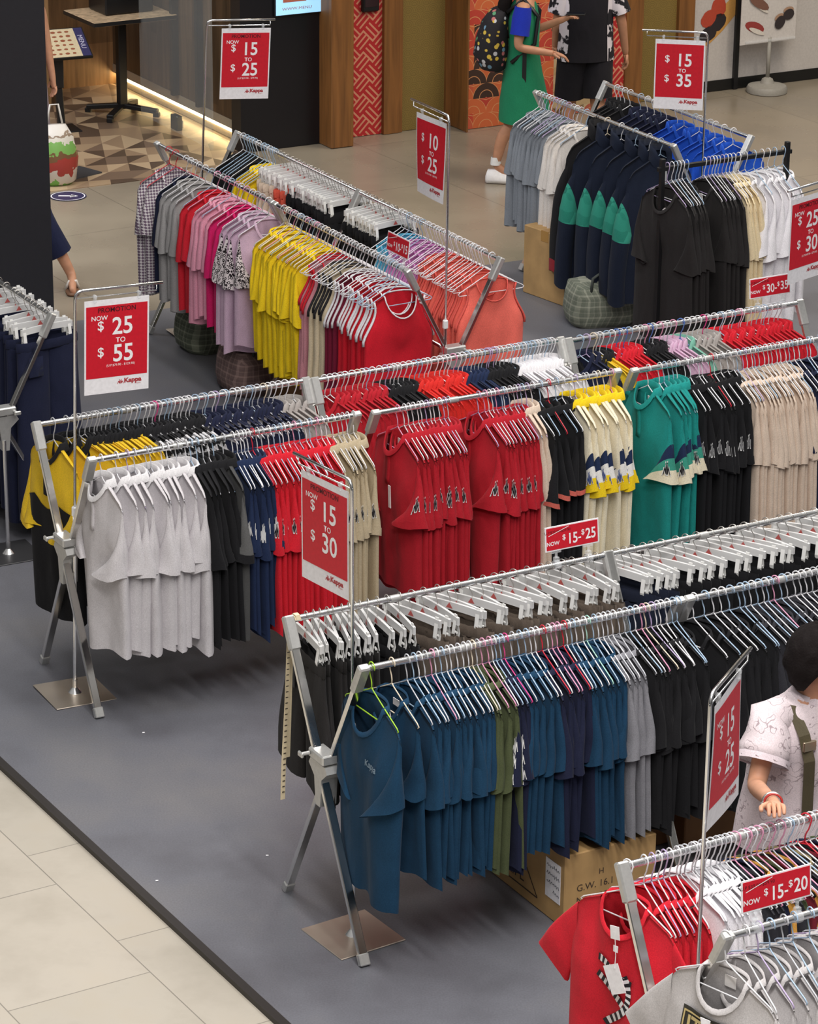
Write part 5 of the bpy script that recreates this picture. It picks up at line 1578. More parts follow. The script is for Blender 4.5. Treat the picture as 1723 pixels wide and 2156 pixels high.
slab('floor_restaurant', [tuple((K0 + W1 * .75 - D1 * 5)[:2]), tuple((K0 + W1 * .75 - D1 * .02)[:2]), tuple((K0 - W1 * 4)[:2]), tuple((K0 - W1 * 4 - D1 * 5)[:2])], -.1, .002, resto_mat())
def kbox(name, a0, a1, b0, b1, z0, z1, mat, kind='structure', parent=None):
    """a: back along the plank wall, b: to its left"""
    c = K0 - W1 * ((a0 + a1) / 2) - D1 * ((b0 + b1) / 2)
    mb = MB(); mb.box((c.x, c.y, (z0 + z1) / 2), (abs(b1 - b0), abs(a1 - a0), z1 - z0), rz=TH)
    o = build(name, mb, mat, parent, smooth=False)
    return tag(o, kind=kind)
PLANK = wood('plank_wall', (92, 72, 52), planks=9)
PLANK2 = wood('counter_planks', (150, 116, 80), planks=5)
kbox('wall_right', -.02, 2.3, -.14, 0, .17, 3.0, PLANK)
kbox('wall_front', 2.25, 2.35, -.2, 4.5, 0, 3.0, PLANK2)
kbox('wall_counter', 1.75, 2.3, .78, 1.6, .0, 2.2, wood('counter_wood', (160, 124, 84)))
kbox('trim_18', 0, 2.3, -.12, .006, .10, .17, plain('toe_metal', (150, 140, 124), .35))
t = thing('light_strip', 'glowing warm light strip along the foot of the plank wall', 'lamp', K0)
c = K0 - W1 * 1.13 + D1 * .045
mb = MB(); mb.box((c.x - K0.x, c.y - K0.y, .03), (.02, 2.2, .06), rz=TH); build('lamp_housing', mb, plain('strip_housing', (170, 160, 140), .5), t, smooth=False)
c = K0 - W1 * 1.13 + D1 * .028
mb = MB(); mb.box((c.x - K0.x, c.y - K0.y, .075), (.012, 2.2, .03), rz=TH); build('diffuser', mb, glow('strip_glow', (255, 222, 160), 16), t, smooth=False)
kbox('trim_19', .95, 1.0, .005, .06, .17, 3.0, BLACKM); kbox('trim_20', .5, .54, .005, .06, .17, 3.0, BLACKM)
gl = tag(build('window_1', MB().box(tuple(K0 + W1 * -.30 - D1 * .34 + V((0, 0, 1.3))), (.012, 1.3, 2.5), rz=TH), clear('partition_glass', (.97, .98, .97), .07, .02), smooth=False), kind='structure')
kbox('trim_21', -.02, .0, -.02, .5, 0, 3.0, BLACKM) if False else None
t = thing('glass_clamp', 'small dark floor clamp holding the glass partition', 'clamp', V((-1.871, 24.144, 0.0)), TH)
mb = MB(); mb.box((0, 0, .06), (.05, .12, .12), bev=.006); build('body', mb, plain('clamp_metal', (70, 72, 66), .3, .8), t, smooth=False)
mb = MB(); mb.box((.03, -.03, .05), (.012, .05, .06), bev=.003); build('cover', mb, CAPM, t, smooth=False)
TOPW = wood('table_top_wood', (204, 176, 142))
def table(label, base, zt=.83, L=.72, W=.58):
    t = thing('pedestal_table', label, 'table', base, TH + .02, 'restaurant tables')
    mb = MB(); mb.box((0, 0, zt - .018), (L, W, .036), bev=.003); build('table_top', mb, [TOPW], t, smooth=False)
    mb = MB(); mb.box((0, 0, zt - .0185), (L + .006, W + .006, .03)); build('edge_band', mb, BLACKM, t, smooth=False)
    mb = MB(); mb.box((0, 0, zt * .5 + .01), (.07, .07, zt - .08), bev=.006); mb.box((0, 0, zt - .045), (.36, .30, .02)); build('column', mb, BLACKM, t, smooth=False)
    for k in range(4):
        a = PI / 4 + k * PI / 2; v = V((math.cos(a), math.sin(a), 0))
        mb = MB(); mb.bar(v * .02 + V((0, 0, .075)), v * .30 + V((0, 0, .045)), .06, .036, bev=.006); mb.box(v * .29 + V((0, 0, .02)), (.05, .05, .04), rz=a, bev=.006)
        build('foot', mb, BLACKM, t, smooth=False)
    return t
table('wood-topped restaurant table carrying a black crate', V((-2.343, 24.637, 0.0)))
table('wood-topped restaurant table farthest back by the pillar', V((-3.095, 27.259, 0.0)), L=.9)
_c = V((-2.343, 24.637, 0.0))
t = thing('crate', 'black plastic crate standing on the restaurant table', 'crate', _c + V((0, .08, .832)), TH + .02)
mb = MB(); mb.box((0, 0, .09), (.42, .32, .18), bev=.012); build('body', mb, plain('crate_black', (22, 22, 24), .35), t, smooth=False)
mb = MB(); mb.box((0, 0, .185), (.44, .34, .02), bev=.006); build('rim', mb, BLACKM, t, smooth=False)
# menu lectern
b = V((-2.776, 24.106, 0.0))
t = thing('menu_lectern', 'black lectern with a slanted illustrated menu beside the pillar', 'lectern', b, TH - .1)
mb = MB(); mb.bar((0, 0, .01), (-.03, 0, .56), .055, .05, (0, 1, 0), bev=.004); build('post', mb, BLACKM, t, smooth=False)
mb = MB(); mb.bar((-.03, 0, .34), (-.03, 0, .60), .1, .07, (0, 1, 0), bev=.004); build('collar', mb, BLACKM, t, smooth=False)
mb = MB(); mb.box((0, 0, .006), (.26, .26, .012), bev=.003); build('base_plate', mb, BLACKM, t, smooth=False)
Mx = Matrix.Translation((-.0, 0, .68)) @ Matrix.Rotation(math.radians(32), 4, 'X')
def mx_box(name, cx, cy, cz, dx, dy, dz, m):
    mb = MB(); mb.box((0, 0, 0), (dx, dy, dz)); mb.v = [tuple(Mx @ (V(v) + V((cx, cy, cz)))) for v in mb.v]; return build(name, mb, m, t, smooth=False)
mx_box('board', 0, 0, 0, .46, .33, .022, BLACKM)
mx_box('menu_page', -.035, 0, .0125, .37, .31, .003, plain('menu_cream', (214, 196, 160), .5))
mx_box('menu_band', .185, 0, .0125, .07, .31, .003, plain('menu_navy', (52, 48, 92), .5))
mb = MB(); rnd = random.Random(4)
for r_ in range(6):
    for c_ in range(6):
        x, y = -.19 + c_ * .056, .12 - r_ * .048
        k = 8; rx, ry = rnd.uniform(.014, .022), rnd.uniform(.009, .014)
        mb.add([Mx @ V((x + math.cos(2 * PI * q / k) * rx, y + math.sin(2 * PI * q / k) * ry, .0148)) for q in range(k)], [tuple(range(k))])
build('food_pictures', mb, plain('menu_food', (150, 84, 56), .6), t, smooth=False)
mb = MB(); vs, fs = text_verts('MENU', .055); mb.add([Mx @ V((.165 + v[1], -v[0], .0148)) for v in vs], fs); build('band_lettering', mb, plain('menu_ink', (200, 196, 214), .6), t, smooth=False)
tag(build('floor_plate', MB().box(tuple(V((-2.538, 22.717, 0.0)) + V((0, 0, .006))), (.34, .26, .012), rz=TH + .3), plain('plate_dark', (58, 58, 62), .6), smooth=False), 'dark square plate lying on the hall floor by the bag', 'plate')
t = thing('floor_sticker', 'round navy floor sticker with a white arrow', 'sticker', V((-2.513, 22.086, 0.0)))
mb = MB(); mb.lathe([(.135, 0), (.135, .0015)], n=36); build('disc', mb, plain('sticker_navy', (44, 44, 84), .4), t, smooth=False)
mb = MB(); ring = [V((math.cos(2 * PI * k / 36) * r, math.sin(2 * PI * k / 36) * r, .0022)) for r in (.118, .126) for k in range(36)]
mb.add(ring, [(k, (k + 1) % 36, 36 + (k + 1) % 36, 36 + k) for k in range(36)]); mb.add([(-.07, -.012, .0022), (.05, -.012, .0022), (.05, .012, .0022), (-.07, .012, .0022), (.02, .04, .0022), (.075, 0, .0022), (.02, -.04, .0022)], [(0, 1, 2, 3), (4, 6, 5)]); build('arrow_print', mb, INKW, t, smooth=False)
# black pillar at the left
pc = V((-2.261, 18.907, 0.0))
c = pc - D1 * 1.4 - W1 * .2
tag(build('wall_pillar', MB().box((c.x, c.y, 2.2), (2.8, .4, 4.4), rz=TH), plain('pillar_black', (40, 40, 45), .45, bump=.1, bscale=40), smooth=False), kind='structure')

# ------------------------------------------------------------------ cartons and plaid bags on the floor
def card(name, rgb):
    m, nt, b, L = newmat(name)
    tc = N(nt, 'ShaderNodeTexCoord'); nz = N(nt, 'ShaderNodeTexNoise'); val(nz, 'Scale', 7); val(nz, 'Detail', 5); L(tc.outputs['Object'], nz.inputs['Vector'])
    c = srgb(*rgb); r = ramp(nt, [(.3, tuple(x * .8 for x in c[:3]) + (1,)), (.7, tuple(x * 1.1 for x in c[:3]) + (1,))]); L(nz.outputs['Fac'], r.inputs[0])
    L(r.outputs[0], b.inputs['Base Color']); val(b, 'Roughness', .75)
    return m
CARD = card('cardboard', (182, 146, 96)); CARD2 = card('cardboard_brown', (142, 102, 66)); TAPE = plain('packing_tape', (170, 128, 66), .2)
def carton(label, corner, lx, ly, h, rz, mat=CARD, art=False, flaps=False):
    """corner = nearest bottom corner; box runs lx along +x and ly along +y of its own frame"""
    t = thing('cardboard_box', label, 'box', corner, rz, 'cardboard boxes under the racks')
    mb = MB(); mb.box((lx / 2, ly / 2, h / 2), (lx, ly, h), bev=.005); build('carton', mb, mat, t, smooth=False)
    mb = MB(); mb.box((lx / 2, ly / 2, h + .0008), (lx + .002, .07, .0016)); mb.box((lx + .001, ly / 2, h - .035), (.0016, .07, .07)); mb.box((-.001, ly / 2, h - .035), (.0016, .07, .07)); build('tape', mb, TAPE, t, smooth=False)
    if flaps:
        mb = MB(); mb.box((lx * .25, -.03, h + .05), (lx * .46, .006, .12), M=Matrix.Rotation(.5, 3, 'X')); mb.box((lx + .03, ly * .5, h + .05), (.006, ly * .9, .12), M=Matrix.Rotation(.5, 3, 'Y')); build('flap', mb, mat, t, smooth=False)
    return t
t = carton('taped cardboard box with printed weights under the teal tees', V((0.629, 10.974, 0.0)), .43, .66, .325, TH)
INKB = plain('carton_ink', (64, 50, 40), .7)
fx = lambda x, z: V((x, -.0012, z))
mb = MB(); text_mb(mb, 'H', .035, .17, .21, fx); text_mb(mb, 'G.W. 16.1 KG', .042, .055, .155, fx, 'LEFT'); text_mb(mb, 'N.W. 15 KG', .042, .055, .10, fx, 'LEFT'); text_mb(mb, 'MEAS', .042, .055, .045, fx, 'LEFT'); build('weight_print', mb, INKB, t)
fy = lambda x, z: V((-.0012, .66 - x, z))
mb = MB(); text_mb(mb, 'KAIPL', .075, .26, .075, fy, sx=1.0)
def tri_line(a, b, w=.003):
    a = V((a[0], a[1], 0)); b = V((b[0], b[1], 0)); d = (b - a).normalized(); n_ = V((-d.y, d.x, 0)) * w
    mb.add([fy(*(a + n_)[:2]), fy(*(b + n_)[:2]), fy(*(b - n_)[:2]), fy(*(a - n_)[:2])], [(0, 1, 2, 3)])
tri_line((.06, .05), (.46, .05)); tri_line((.46, .05), (.27, .27)); tri_line((.27, .27), (.06, .05)); build('triangle_mark', mb, INKB, t)
mb = MB(); mb.box((-.0015, .085, .18), (.002, .11, .17)); build('label', mb, PAPER, t, smooth=False)
mb = MB(); rnd = random.Random(9)
for k in range(4):
    for j in range(6):
        x0 = .13 - .016 * j; z0 = .235 - .036 * k
        if k == 3 and j < 3: continue
        mb.tube([(-.0028, x0, z0), (-.0028, x0 - .006, z0 + rnd.uniform(.004, .014)), (-.0028, x0 - .012, z0 - rnd.uniform(0, .008))], .0013, 4)
build('handwriting', mb, plain('pen_ink', (40, 40, 56), .7), t)
carton('brown open carton behind the teal tees', V((0.972, 11.672, 0.0)), .4, .45, .3, TH, CARD2)
carton('brown carton with raised flaps behind the black tees', V((1.158, 11.633, 0.0)), .42, .4, .36, TH, CARD2, flaps=True)
carton('plain brown carton under the grey tees at upper right', V((0.995, 19.442, 0.0)), .45, .42, .46, TH + .15, CARD)
carton('brown carton on the floor below the yellow tees', V((-0.621, 17.247, -0.0)), .5, .45, .3, TH, CARD2)
def plaid_bag(label, c, lx, ly, h, rz, fab):
    t = thing('plaid_bag', label, 'bag', c, rz, 'woven plaid bags under the racks')
    rr = []
    for k, (s_, z) in enumerate(((.86, 0), (1, .03), (1.04, h * .35), (1.0, h * .75), (.9, h), (.5, h + .015))):
        ring = []
        for q in range(28):
            a = 2 * PI * q / 28; ca, sa = math.cos(a), math.sin(a)
            e = .45
            x = math.copysign(abs(ca) ** e, ca) * lx / 2 * s_; y = math.copysign(abs(sa) ** e, sa) * ly / 2 * s_
            ring.append(V((x + .008 * math.sin(5 * a + k), y + .01 * math.sin(4 * a + 2 * k), z + .012 * math.sin(3 * a + k) * (k > 2))))
        rr.append(ring)
    mb = MB(); mb.rings(rr); build('sack', mb, fab, t)
    for sy in (-1, 1):
        mb = MB(); mb.tube([(-.1, sy * ly * .42, h * .8), (-.09, sy * ly * .44, h + .06), (0, sy * ly * .3, h + .1), (.09, sy * ly * .44, h + .06), (.1, sy * ly * .42, h * .8)], .01, 6); build('handle', mb, plain('bag_handle', (60, 66, 62), .7), t)
    return t
PL1 = fabric('plaid_olive', (86, 92, 78), pat='plaid', rgb2=(150, 154, 134), scale=15)
PL2 = fabric('plaid_pale', (100, 106, 94), pat='plaid', rgb2=(160, 162, 146), scale=14)
PL3 = fabric('plaid_brown', (96, 78, 76), pat='plaid', rgb2=(146, 122, 116), scale=15)
plaid_bag('olive plaid woven bag under the pink tees', V((-1.234, 18.524, 0.0)) , .42, .34, .26, TH, PL1)
plaid_bag('pale checked woven bag under the navy jackets', V((1.207, 19.127, 0.0)), .42, .32, .27, TH - .3, PL2)
plaid_bag('brown plaid woven bag beneath the lilac tees', V((-0.922, 17.721, 0.0)), .42, .36, .28, TH, PL3)
# scraps of paper on the stall floor
for lab, p in (('tiny white paper scrap alone near the grey polo stand', (-1.192, 12.785, 0.0)), ('tiny white paper scrap between the tile edge and the front rack leg', (-1.018, 11.351, 0.0)), ('tiny white paper scrap nearest the left leg of the teal tee rack', (-0.579, 11.586, 0.0))):
    mb = MB(); mb.add([(p[0], p[1], .002), (p[0] + .011, p[1] + .003, .002), (p[0] + .010, p[1] + .009, .003), (p[0] - .001, p[1] + .008, .003)], [(0, 1, 2, 3)])
    tag(build('paper_scrap', mb, PAPER, smooth=False), lab, 'paper scrap', 'paper scraps on the stall floor')

# ------------------------------------------------------------------ people
def skinmat(name, rgb):
    m, nt, b, L = newmat(name)
    tc = N(nt, 'ShaderNodeTexCoord'); nz = N(nt, 'ShaderNodeTexNoise'); val(nz, 'Scale', 22); val(nz, 'Detail', 4); L(tc.outputs['Object'], nz.inputs['Vector'])
    c = srgb(*rgb); r = ramp(nt, [(.3, tuple(x * .9 for x in c[:3]) + (1,)), (.7, tuple(min(1, x * 1.06) for x in c[:3]) + (1,))]); L(nz.outputs['Fac'], r.inputs[0])
    L(r.outputs[0], b.inputs['Base Color']); val(b, 'Roughness', .55); val(b, 'Subsurface Weight', .08); val(b, 'Subsurface Radius', (.01, .004, .002))
    return m
SKIN = skinmat('skin', (206, 152, 122)); SKIN2 = skinmat('skin_tan', (186, 134, 104))
HAIR = plain('hair_dark', (20, 14, 14), .85, spec=.2, bump=.6, bscale=120)
def body_mesh(name, joints, edges, sub=2):
    """one continuous figure grown over a jointed skeleton: joints = {key: (pos, radius)}"""
    keys = list(joints); idx = {k: i for i, k in enumerate(keys)}
    me = bpy.data.meshes.new(name); me.from_pydata([joints[k][0] for k in keys], [(idx[a], idx[b]) for a, b in edges], [])
    o = bpy.data.objects.new(name, me); COL.objects.link(o)
    md = o.modifiers.new('skin', 'SKIN'); md.use_smooth_shade = True
    for i, k in enumerate(keys):
        v = me.skin_vertices[0].data[i]; r = joints[k][1]
        v.radius = (r, r) if not isinstance(r, tuple) else r
        v.use_root = (i == 0)
    sb = o.modifiers.new('sub', 'SUBSURF'); sb.levels = sub; sb.render_levels = sub
    dg = bpy.context.evaluated_depsgraph_get()
    me2 = bpy.data.meshes.new_from_object(o.evaluated_get(dg)); me2.name = name
    bpy.data.objects.remove(o); bpy.data.meshes.remove(me)
    me2.polygons.foreach_set('use_smooth', [True] * len(me2.polygons))
    me2.materials.clear(); me2.materials.append(None)
    return me2
def hand(J, E, pre, wrist, d, palm, thumb_side, s=1.0, curl=.35):
    """palm and five bent fingers; d = direction of the hand, palm = palm-down normal"""
    d = V(d).normalized(); palm = V(palm).normalized(); side = d.cross(palm).normalized() * thumb_side
    w = V(wrist); c = w + d * .05 * s
    J[pre + 'palm'] = (c, (.022 * s, .016 * s)); E.append((pre + 'wrist', pre + 'palm'))
    for k, (off, l) in enumerate(((.027, .068), (.009, .077), (-.009, .072), (-.026, .056))):
        a = c + d * .035 * s + side * off * s
        b = a + (d * math.cos(curl) + palm * math.sin(curl)) * l * .5 * s
        e = b + (d * math.cos(curl * 2.6) + palm * math.sin(curl * 2.6)) * l * .5 * s
        for nm, q, r in (('k', a, .0095), ('m', b, .0085), ('t', e, .007)):
            J[f'{pre}f{k}{nm}'] = (q, r * s)
        E += [(pre + 'palm', f'{pre}f{k}k'), (f'{pre}f{k}k', f'{pre}f{k}m'), (f'{pre}f{k}m', f'{pre}f{k}t')]
    a = w + d * .028 * s + side * .028 * s; b = a + (d * .7 + side * .6 + palm * .3).normalized() * .032 * s; e = b + (d * .95 + palm * .4).normalized() * .028 * s
    for nm, q, r in (('a', a, .011), ('b', b, .010), ('c', e, .008)):
        J[pre + 'th' + nm] = (q, r * s)
    E += [(pre + 'palm', pre + 'tha'), (pre + 'tha', pre + 'thb'), (pre + 'thb', pre + 'thc')]
def ell(c, rx, ry, ax=0.0, tilt=(0, 0), n=24, wob=0.0, ph=0.0):
    """horizontal ring (ellipse) about c, turned ax, slanted by tilt"""
    out = []
    for k in range(n):
        a = 2 * PI * k / n
        w = 1 + wob * math.sin(4 * a + ph) + wob * .6 * math.sin(7 * a + 2 * ph)
        x, y = math.cos(a) * rx * w, math.sin(a) * ry * w
        X, Y = x * math.cos(ax) - y * math.sin(ax), x * math.sin(ax) + y * math.cos(ax)
        out.append(V((c[0] + X, c[1] + Y, c[2] + tilt[0] * X + tilt[1] * Y)))
    return out
def tube_ring(p, d, r, n=16, flat=1.0, up=(0, 0, 1)):
    d = V(d).normalized(); x = d.cross(V(up)); x = x.normalized() if x.length > .05 else V((1, 0, 0)); y = x.cross(d)
    return [V(p) + x * math.cos(2 * PI * k / n) * r + y * math.sin(2 * PI * k / n) * r * flat for k in range(n)]
def sleeve_cloth(name, pts, rs, mat, parent, n=18, wob=.04):
    rr = []
    for i, p in enumerate(pts):
        d = V(pts[min(i + 1, len(pts) - 1)]) - V(pts[max(i - 1, 0)])
        ring = tube_ring(p, d, rs[i], n)
        rr.append([q + (q - V(p)) * wob * math.sin(3 * k + i * 1.7) for k, q in enumerate(ring)])
    mb = MB(); mb.rings(rr, False, False)
    return build(name, mb, mat, parent)
def head_parts(t, c, r, face, hair_mat, long_hair=0.0, bush=0.0):
    """hair cap as its own shell, plus small face features; c = head centre, face = facing direction (x, y)"""
    fa = math.atan2(face[1], face[0])
    mb = MB(); rr = []; n_ = 48; rn = random.Random(5)
    for i in range(20):
        th = PI * (.02 + (.66 + .05 * (bush > 0)) * i / 19); row = []
        for k in range(n_):
            a = 2 * PI * k / n_
            front = max(0, math.cos(a))
            tt = th * (1 - .56 * front ** 1.2)
            rad = r * (1.14 + bush * (.32 + .1 * math.sin(PI * i / 19)) + .035 * math.sin(7 * a + i * .9) * (i / 19) + .03 * math.sin(13 * a - i * 1.3) + (.07 * bush + .012) * rn.uniform(-1, 1))
            x, y, z = math.sin(tt) * math.cos(a) * rad * 1.04, math.sin(tt) * math.sin(a) * rad * .95, math.cos(tt) * rad * 1.15
            row.append(V((c[0] + x * math.cos(fa) - y * math.sin(fa), c[1] + x * math.sin(fa) + y * math.cos(fa), c[2] + z + r * .05)))
        rr.append(row)
    mb.rings(rr, True, False)
    build('hair', mb, hair_mat, t)
    f = V((math.cos(fa), math.sin(fa), 0)); s_ = V((-f.y, f.x, 0)); C = V(c)
    for sg in (-1, 1):
        mb = MB(); mb.lathe([(.0, -.009), (.010, 0), (.0, .009)], n=8); mb.v = [tuple(V(v) + C + f * r * .88 + s_ * sg * r * .36 + V((0, 0, 0))) for v in mb.v]
        build('eye', mb, plain('eye_dark', (30, 22, 20), .3), t)
        mb = MB(); mb.rings([tube_ring(C + s_ * sg * r * .86 + V((0, 0, -.01)), s_, rad, 10) for rad in (.026,)] + [tube_ring(C + s_ * sg * r * 1.0 - f * .008 + V((0, 0, -.008)), s_, .018, 10)]); build('ear', mb, SKIN, t)
    mb = MB(); mb.rings([[C + f * r * .86 + s_ * x * .5 + V((0, 0, z)) for x, z in ((-.008, .02), (.008, .02), (.016, -.026), (-.016, -.026))], [C + f * r * 1.14 + s_ * x * .4 + V((0, 0, z)) for x, z in ((-.006, -.008), (.006, -.008), (.012, -.026), (-.012, -.026))]]); build('nose', mb, SKIN, t)
    mb = MB(); mb.rings([[C + f * r * .86 + s_ * x + V((0, 0, z)) for x, z in ((-.024, -.053), (.024, -.053), (.02, -.062), (-.02, -.062))], [C + f * r * .93 + s_ * x + V((0, 0, z)) for x, z in ((-.018, -.054), (.018, -.054), (.014, -.06), (-.014, -.06))]]); build('mouth', mb, plain('lip', (166, 88, 84), .5), t)
def figure(name, label, pos, facing, h=1.6, stride=.0, arms=None, sk=SKIN, lean=0.0, splay=0.0):
    """standing or walking figure in its own frame: +x = facing direction, +y = its left"""
    k = h / 1.62
    t = thing(name, label, 'person', pos, facing)
    J = {}; E = []
    def j(n, x, y, z, r): J[n] = (V((x, y, z)) * k, r * k if not isinstance(r, tuple) else tuple(q * k for q in r))
    j('pelvis', 0, 0, .88, (.125, .10)); j('waist', .0 + lean * .2, 0, 1.02, (.105, .085)); j('chest', lean * .6, 0, 1.2, (.125, .095)); j('neckb', lean * .9, 0, 1.335, (.07, .06)); j('neck', lean + .01, 0, 1.39, .05)
    j('head', lean + .03, 0, 1.49, (.078, .088)); j('crown', lean + .025, 0, 1.555, (.06, .066))
    E += [('pelvis', 'waist'), ('waist', 'chest'), ('chest', 'neckb'), ('neckb', 'neck'), ('neck', 'head'), ('head', 'crown')]
    for s_, L in ((1, 'l'), (-1, 'r')):
        st = stride * (1 if L == 'l' else -1)
        sw = splay if L == 'l' else 0
        j(L + 'hip', 0, .085 * s_, .84, .085); j(L + 'knee', st * .5 + .02, .085 * s_ + sw * .45, .46, .056); j(L + 'calf', st * .75 - .02, .085 * s_ + sw * .68, .33, .05); j(L + 'ankle', st - .02, .085 * s_ + sw, .085 + (.05 if st < 0 else 0), .034); j(L + 'ball', st + .10, .09 * s_ + sw, .03, (.036, .024)); j(L + 'toe', st + .16, .09 * s_ + sw, .022, (.03, .018))
        E += [('pelvis', L + 'hip'), (L + 'hip', L + 'knee'), (L + 'knee', L + 'calf'), (L + 'calf', L + 'ankle'), (L + 'ankle', L + 'ball'), (L + 'ball', L + 'toe')]
        a = (arms or {}).get(L) or [(0, .2 * s_, 1.0), (.03, .22 * s_, .78)]
        j(L + 'sh', lean * .8, .165 * s_, 1.30, .05); j(L + 'elbow', *a[0], .038); j(L + 'wrist', *a[1], .026)
        E += [('neckb', L + 'sh'), (L + 'sh', L + 'elbow'), (L + 'elbow', L + 'wrist')]
        d = V(a[1]) - V(a[0])
        hand(J, E, L, J[L + 'wrist'][0], d, (0, 0, -1) if abs(d.z) < .7 * d.length else (0, -s_, 0), 1 if L == 'l' else -1, k)
    b = put('body', body_mesh('person_body', J, E), sk, t)
    return t, J, k
# --- woman by the bottom right rack -------------------------------------------------
HEADP = V((1.488, 10.323, 1.45))
gp = V((HEADP.x - .06, HEADP.y + .11, 0)); fdir = math.radians(-62)
SHIRT = fabric('doodle_tee', (222, 208, 212), pat='doodle', rgb2=(140, 122, 128), scale=13)
fx_, fy_ = math.cos(fdir), math.sin(fdir)
def loc(p):      # world -> her own frame
    dx, dy = p[0] - gp.x, p[1] - gp.y
    return (dx * fx_ + dy * fy_, -dx * fy_ + dy * fx_, p[2])
HW = V((1.257, 9.49, 1.275)); EL = V((1.259, 10.156, 1.03))
k_ = 1.55 / 1.62
hwl = V(loc(HW)) / k_; ell_ = V(loc(EL)) / k_; print('ELBOW', ell_, hwl)
t, J, k = figure('person', 'person in a pale doodle-print tee sorting hangers, olive strap across the shoulder', gp, fdir, 1.55, 0, {'r': [tuple(ell_), (hwl.x - .03, hwl.y, hwl.z)], 'l': [(.1, .23, 1.05), (.3, .12, 1.12)]}, SKIN, lean=.10)
head_parts(t, J['head'][0] + V((0, 0, .02)), .098, (1, .25), HAIR, bush=.42)
n = 30
def ring_at(x, y, z, rx, ry, tl=0, w=.0, ph=0):
    return [V((x + math.cos(a) * ry * (1 + w * math.sin(5 * a + ph)), y + math.sin(a) * rx * (1 + w * math.sin(6 * a + ph)), z + tl * math.cos(a))) for a in [2 * PI * q / n for q in range(n)]]
mb = MB(); mb.rings([ring_at(.0, 0, .70, .225, .17, 0, .03, 1), ring_at(.005, 0, .82, .215, .165, 0, .03, 2), ring_at(.015, 0, .95, .20, .15, 0, .02, 3), ring_at(.04, 0, 1.08, .205, .145, -.01, .012, 1), ring_at(.06, 0, 1.18, .205, .135, -.03), ring_at(.07, 0, 1.25, .175, .105, -.02), ring_at(.08, 0, 1.29, .115, .085, -.01), ring_at(.085, 0, 1.315, .076, .074, -.015)], False, False)
build('tee', mb, SHIRT, t)
mb = MB(); mb.rings([ring_at(.085, 0, 1.305, .080, .078, -.015), ring_at(.09, 0, 1.335, .074, .07, -.012), ring_at(.09, 0, 1.335, .068, .064, -.012)], False, False); build('neck_band', mb, fabric('doodle_rib', (220, 206, 212)), t)
for L, s_ in (('r', -1), ('l', 1)):
    a, b = J[L + 'sh'][0], J[L + 'elbow'][0]
    pts = [a + V((0, -s_ * .05, .012)), a + V((0, s_ * .015, -.0)), a.lerp(b, .25), a.lerp(b, .45), a.lerp(b, .64), a.lerp(b, .62)]
    sleeve_cloth('sleeve', pts, [.062, .078, .085, .092, .098, .088], SHIRT, t)
    pts = [a.lerp(b, .57), a.lerp(b, .67)]
    sleeve_cloth('cuff', pts, [.099, .101], fabric('doodle_rib', (220, 206, 212)), t)
STRAP = plain('olive_webbing', (84, 76, 54), .7, bump=.2, bscale=200)
path = [(.17, -.05, .84), (.185, -.062, 1.0), (.20, -.075, 1.1), (.18, -.09, 1.2), (.12, -.105, 1.285), (.06, -.10, 1.295), (-.02, -.08, 1.25), (-.09, -.02, 1.1), (-.13, .08, .9)]
path = [V(p) for p in path]
mb = MB(); rr = []
for i, p in enumerate(path):
    d = (path[min(i + 1, len(path) - 1)] - path[max(i - 1, 0)]).normalized(); out = V((p.x - .04, p.y * .6, 0 if i not in (4, 5) else .3)).normalized(); w = d.cross(out).normalized() * .021
    rr.append([p - w, p + w, p + w + out * .004, p - w + out * .004])
mb.rings(rr); build('shoulder_strap', mb, STRAP, t, smooth=False)
mb = MB(); mb.box((.196, -.075, 1.16), (.012, .055, .04), rz=0, bev=.003); build('strap_buckle', mb, metal('buckle_bronze', .5, .35, (1, .85, .6)), t, smooth=False)
mb = MB(); mb.rings([ring_at(0, 0, .86, .175, .13), ring_at(0, 0, .5, .19, .14), ring_at(0, 0, .12, .17, .13)], True, False); build('trousers', mb, fabric('trouser_black', (26, 26, 30)), t)
wr = J['rwrist'][0]; dd = (wr - J['relbow'][0]).normalized()
mb = MB(); mb.tube(tube_ring(wr - dd * .015, dd, .031, 18), .004, 6, closed=True); build('bracelet', mb, plain('bracelet_red', (176, 44, 40), .4), t)
mb = MB(); mb.tube(tube_ring(wr - dd * .045, dd, .033, 18), .005, 6, closed=True); mb.lathe([(.012, -.006), (.014, 0), (.012, .006)], tuple(wr - dd * .045 + V((-.0, -.034, .0))), 14); build('watch', mb, STEEL, t)
# --- woman with the flowered backpack -------------------------------------------------
base = V((0.687, 22.677, 0.0))
gpos = base + V((.12, .0, 0))
t, J, k = figure('person', 'person in a green pinafore and blue tee walking with a flowered backpack', gpos, math.radians(-5), 1.63, .16, {'r': [(-.03, -.21, 1.04), (.20, -.17, 1.0)], 'l': [(.06, .21, 1.08), (.27, .14, 1.18)]}, SKIN2)
head_parts(t, J['head'][0] + V((0, 0, .02)), .1, (1, 0), HAIR, .3)
GREEN = fabric('pinafore_green', (28, 120, 84)); BLUE = fabric('tee_cobalt', (30, 50, 170))
n = 26
mb = MB(); mb.rings([ring_at(.02, 0, .47, .23, .20, 0, .05, 1), ring_at(.01, 0, .62, .21, .18, 0, .04, 2), ring_at(0, 0, .82, .18, .145, 0, .02), ring_at(0, 0, 1.0, .155, .115), ring_at(0, 0, 1.2, .165, .12), ring_at(0, 0, 1.32, .15, .095), ring_at(.0, 0, 1.36, .09, .075)], False, False); build('pinafore', mb, GREEN, t)
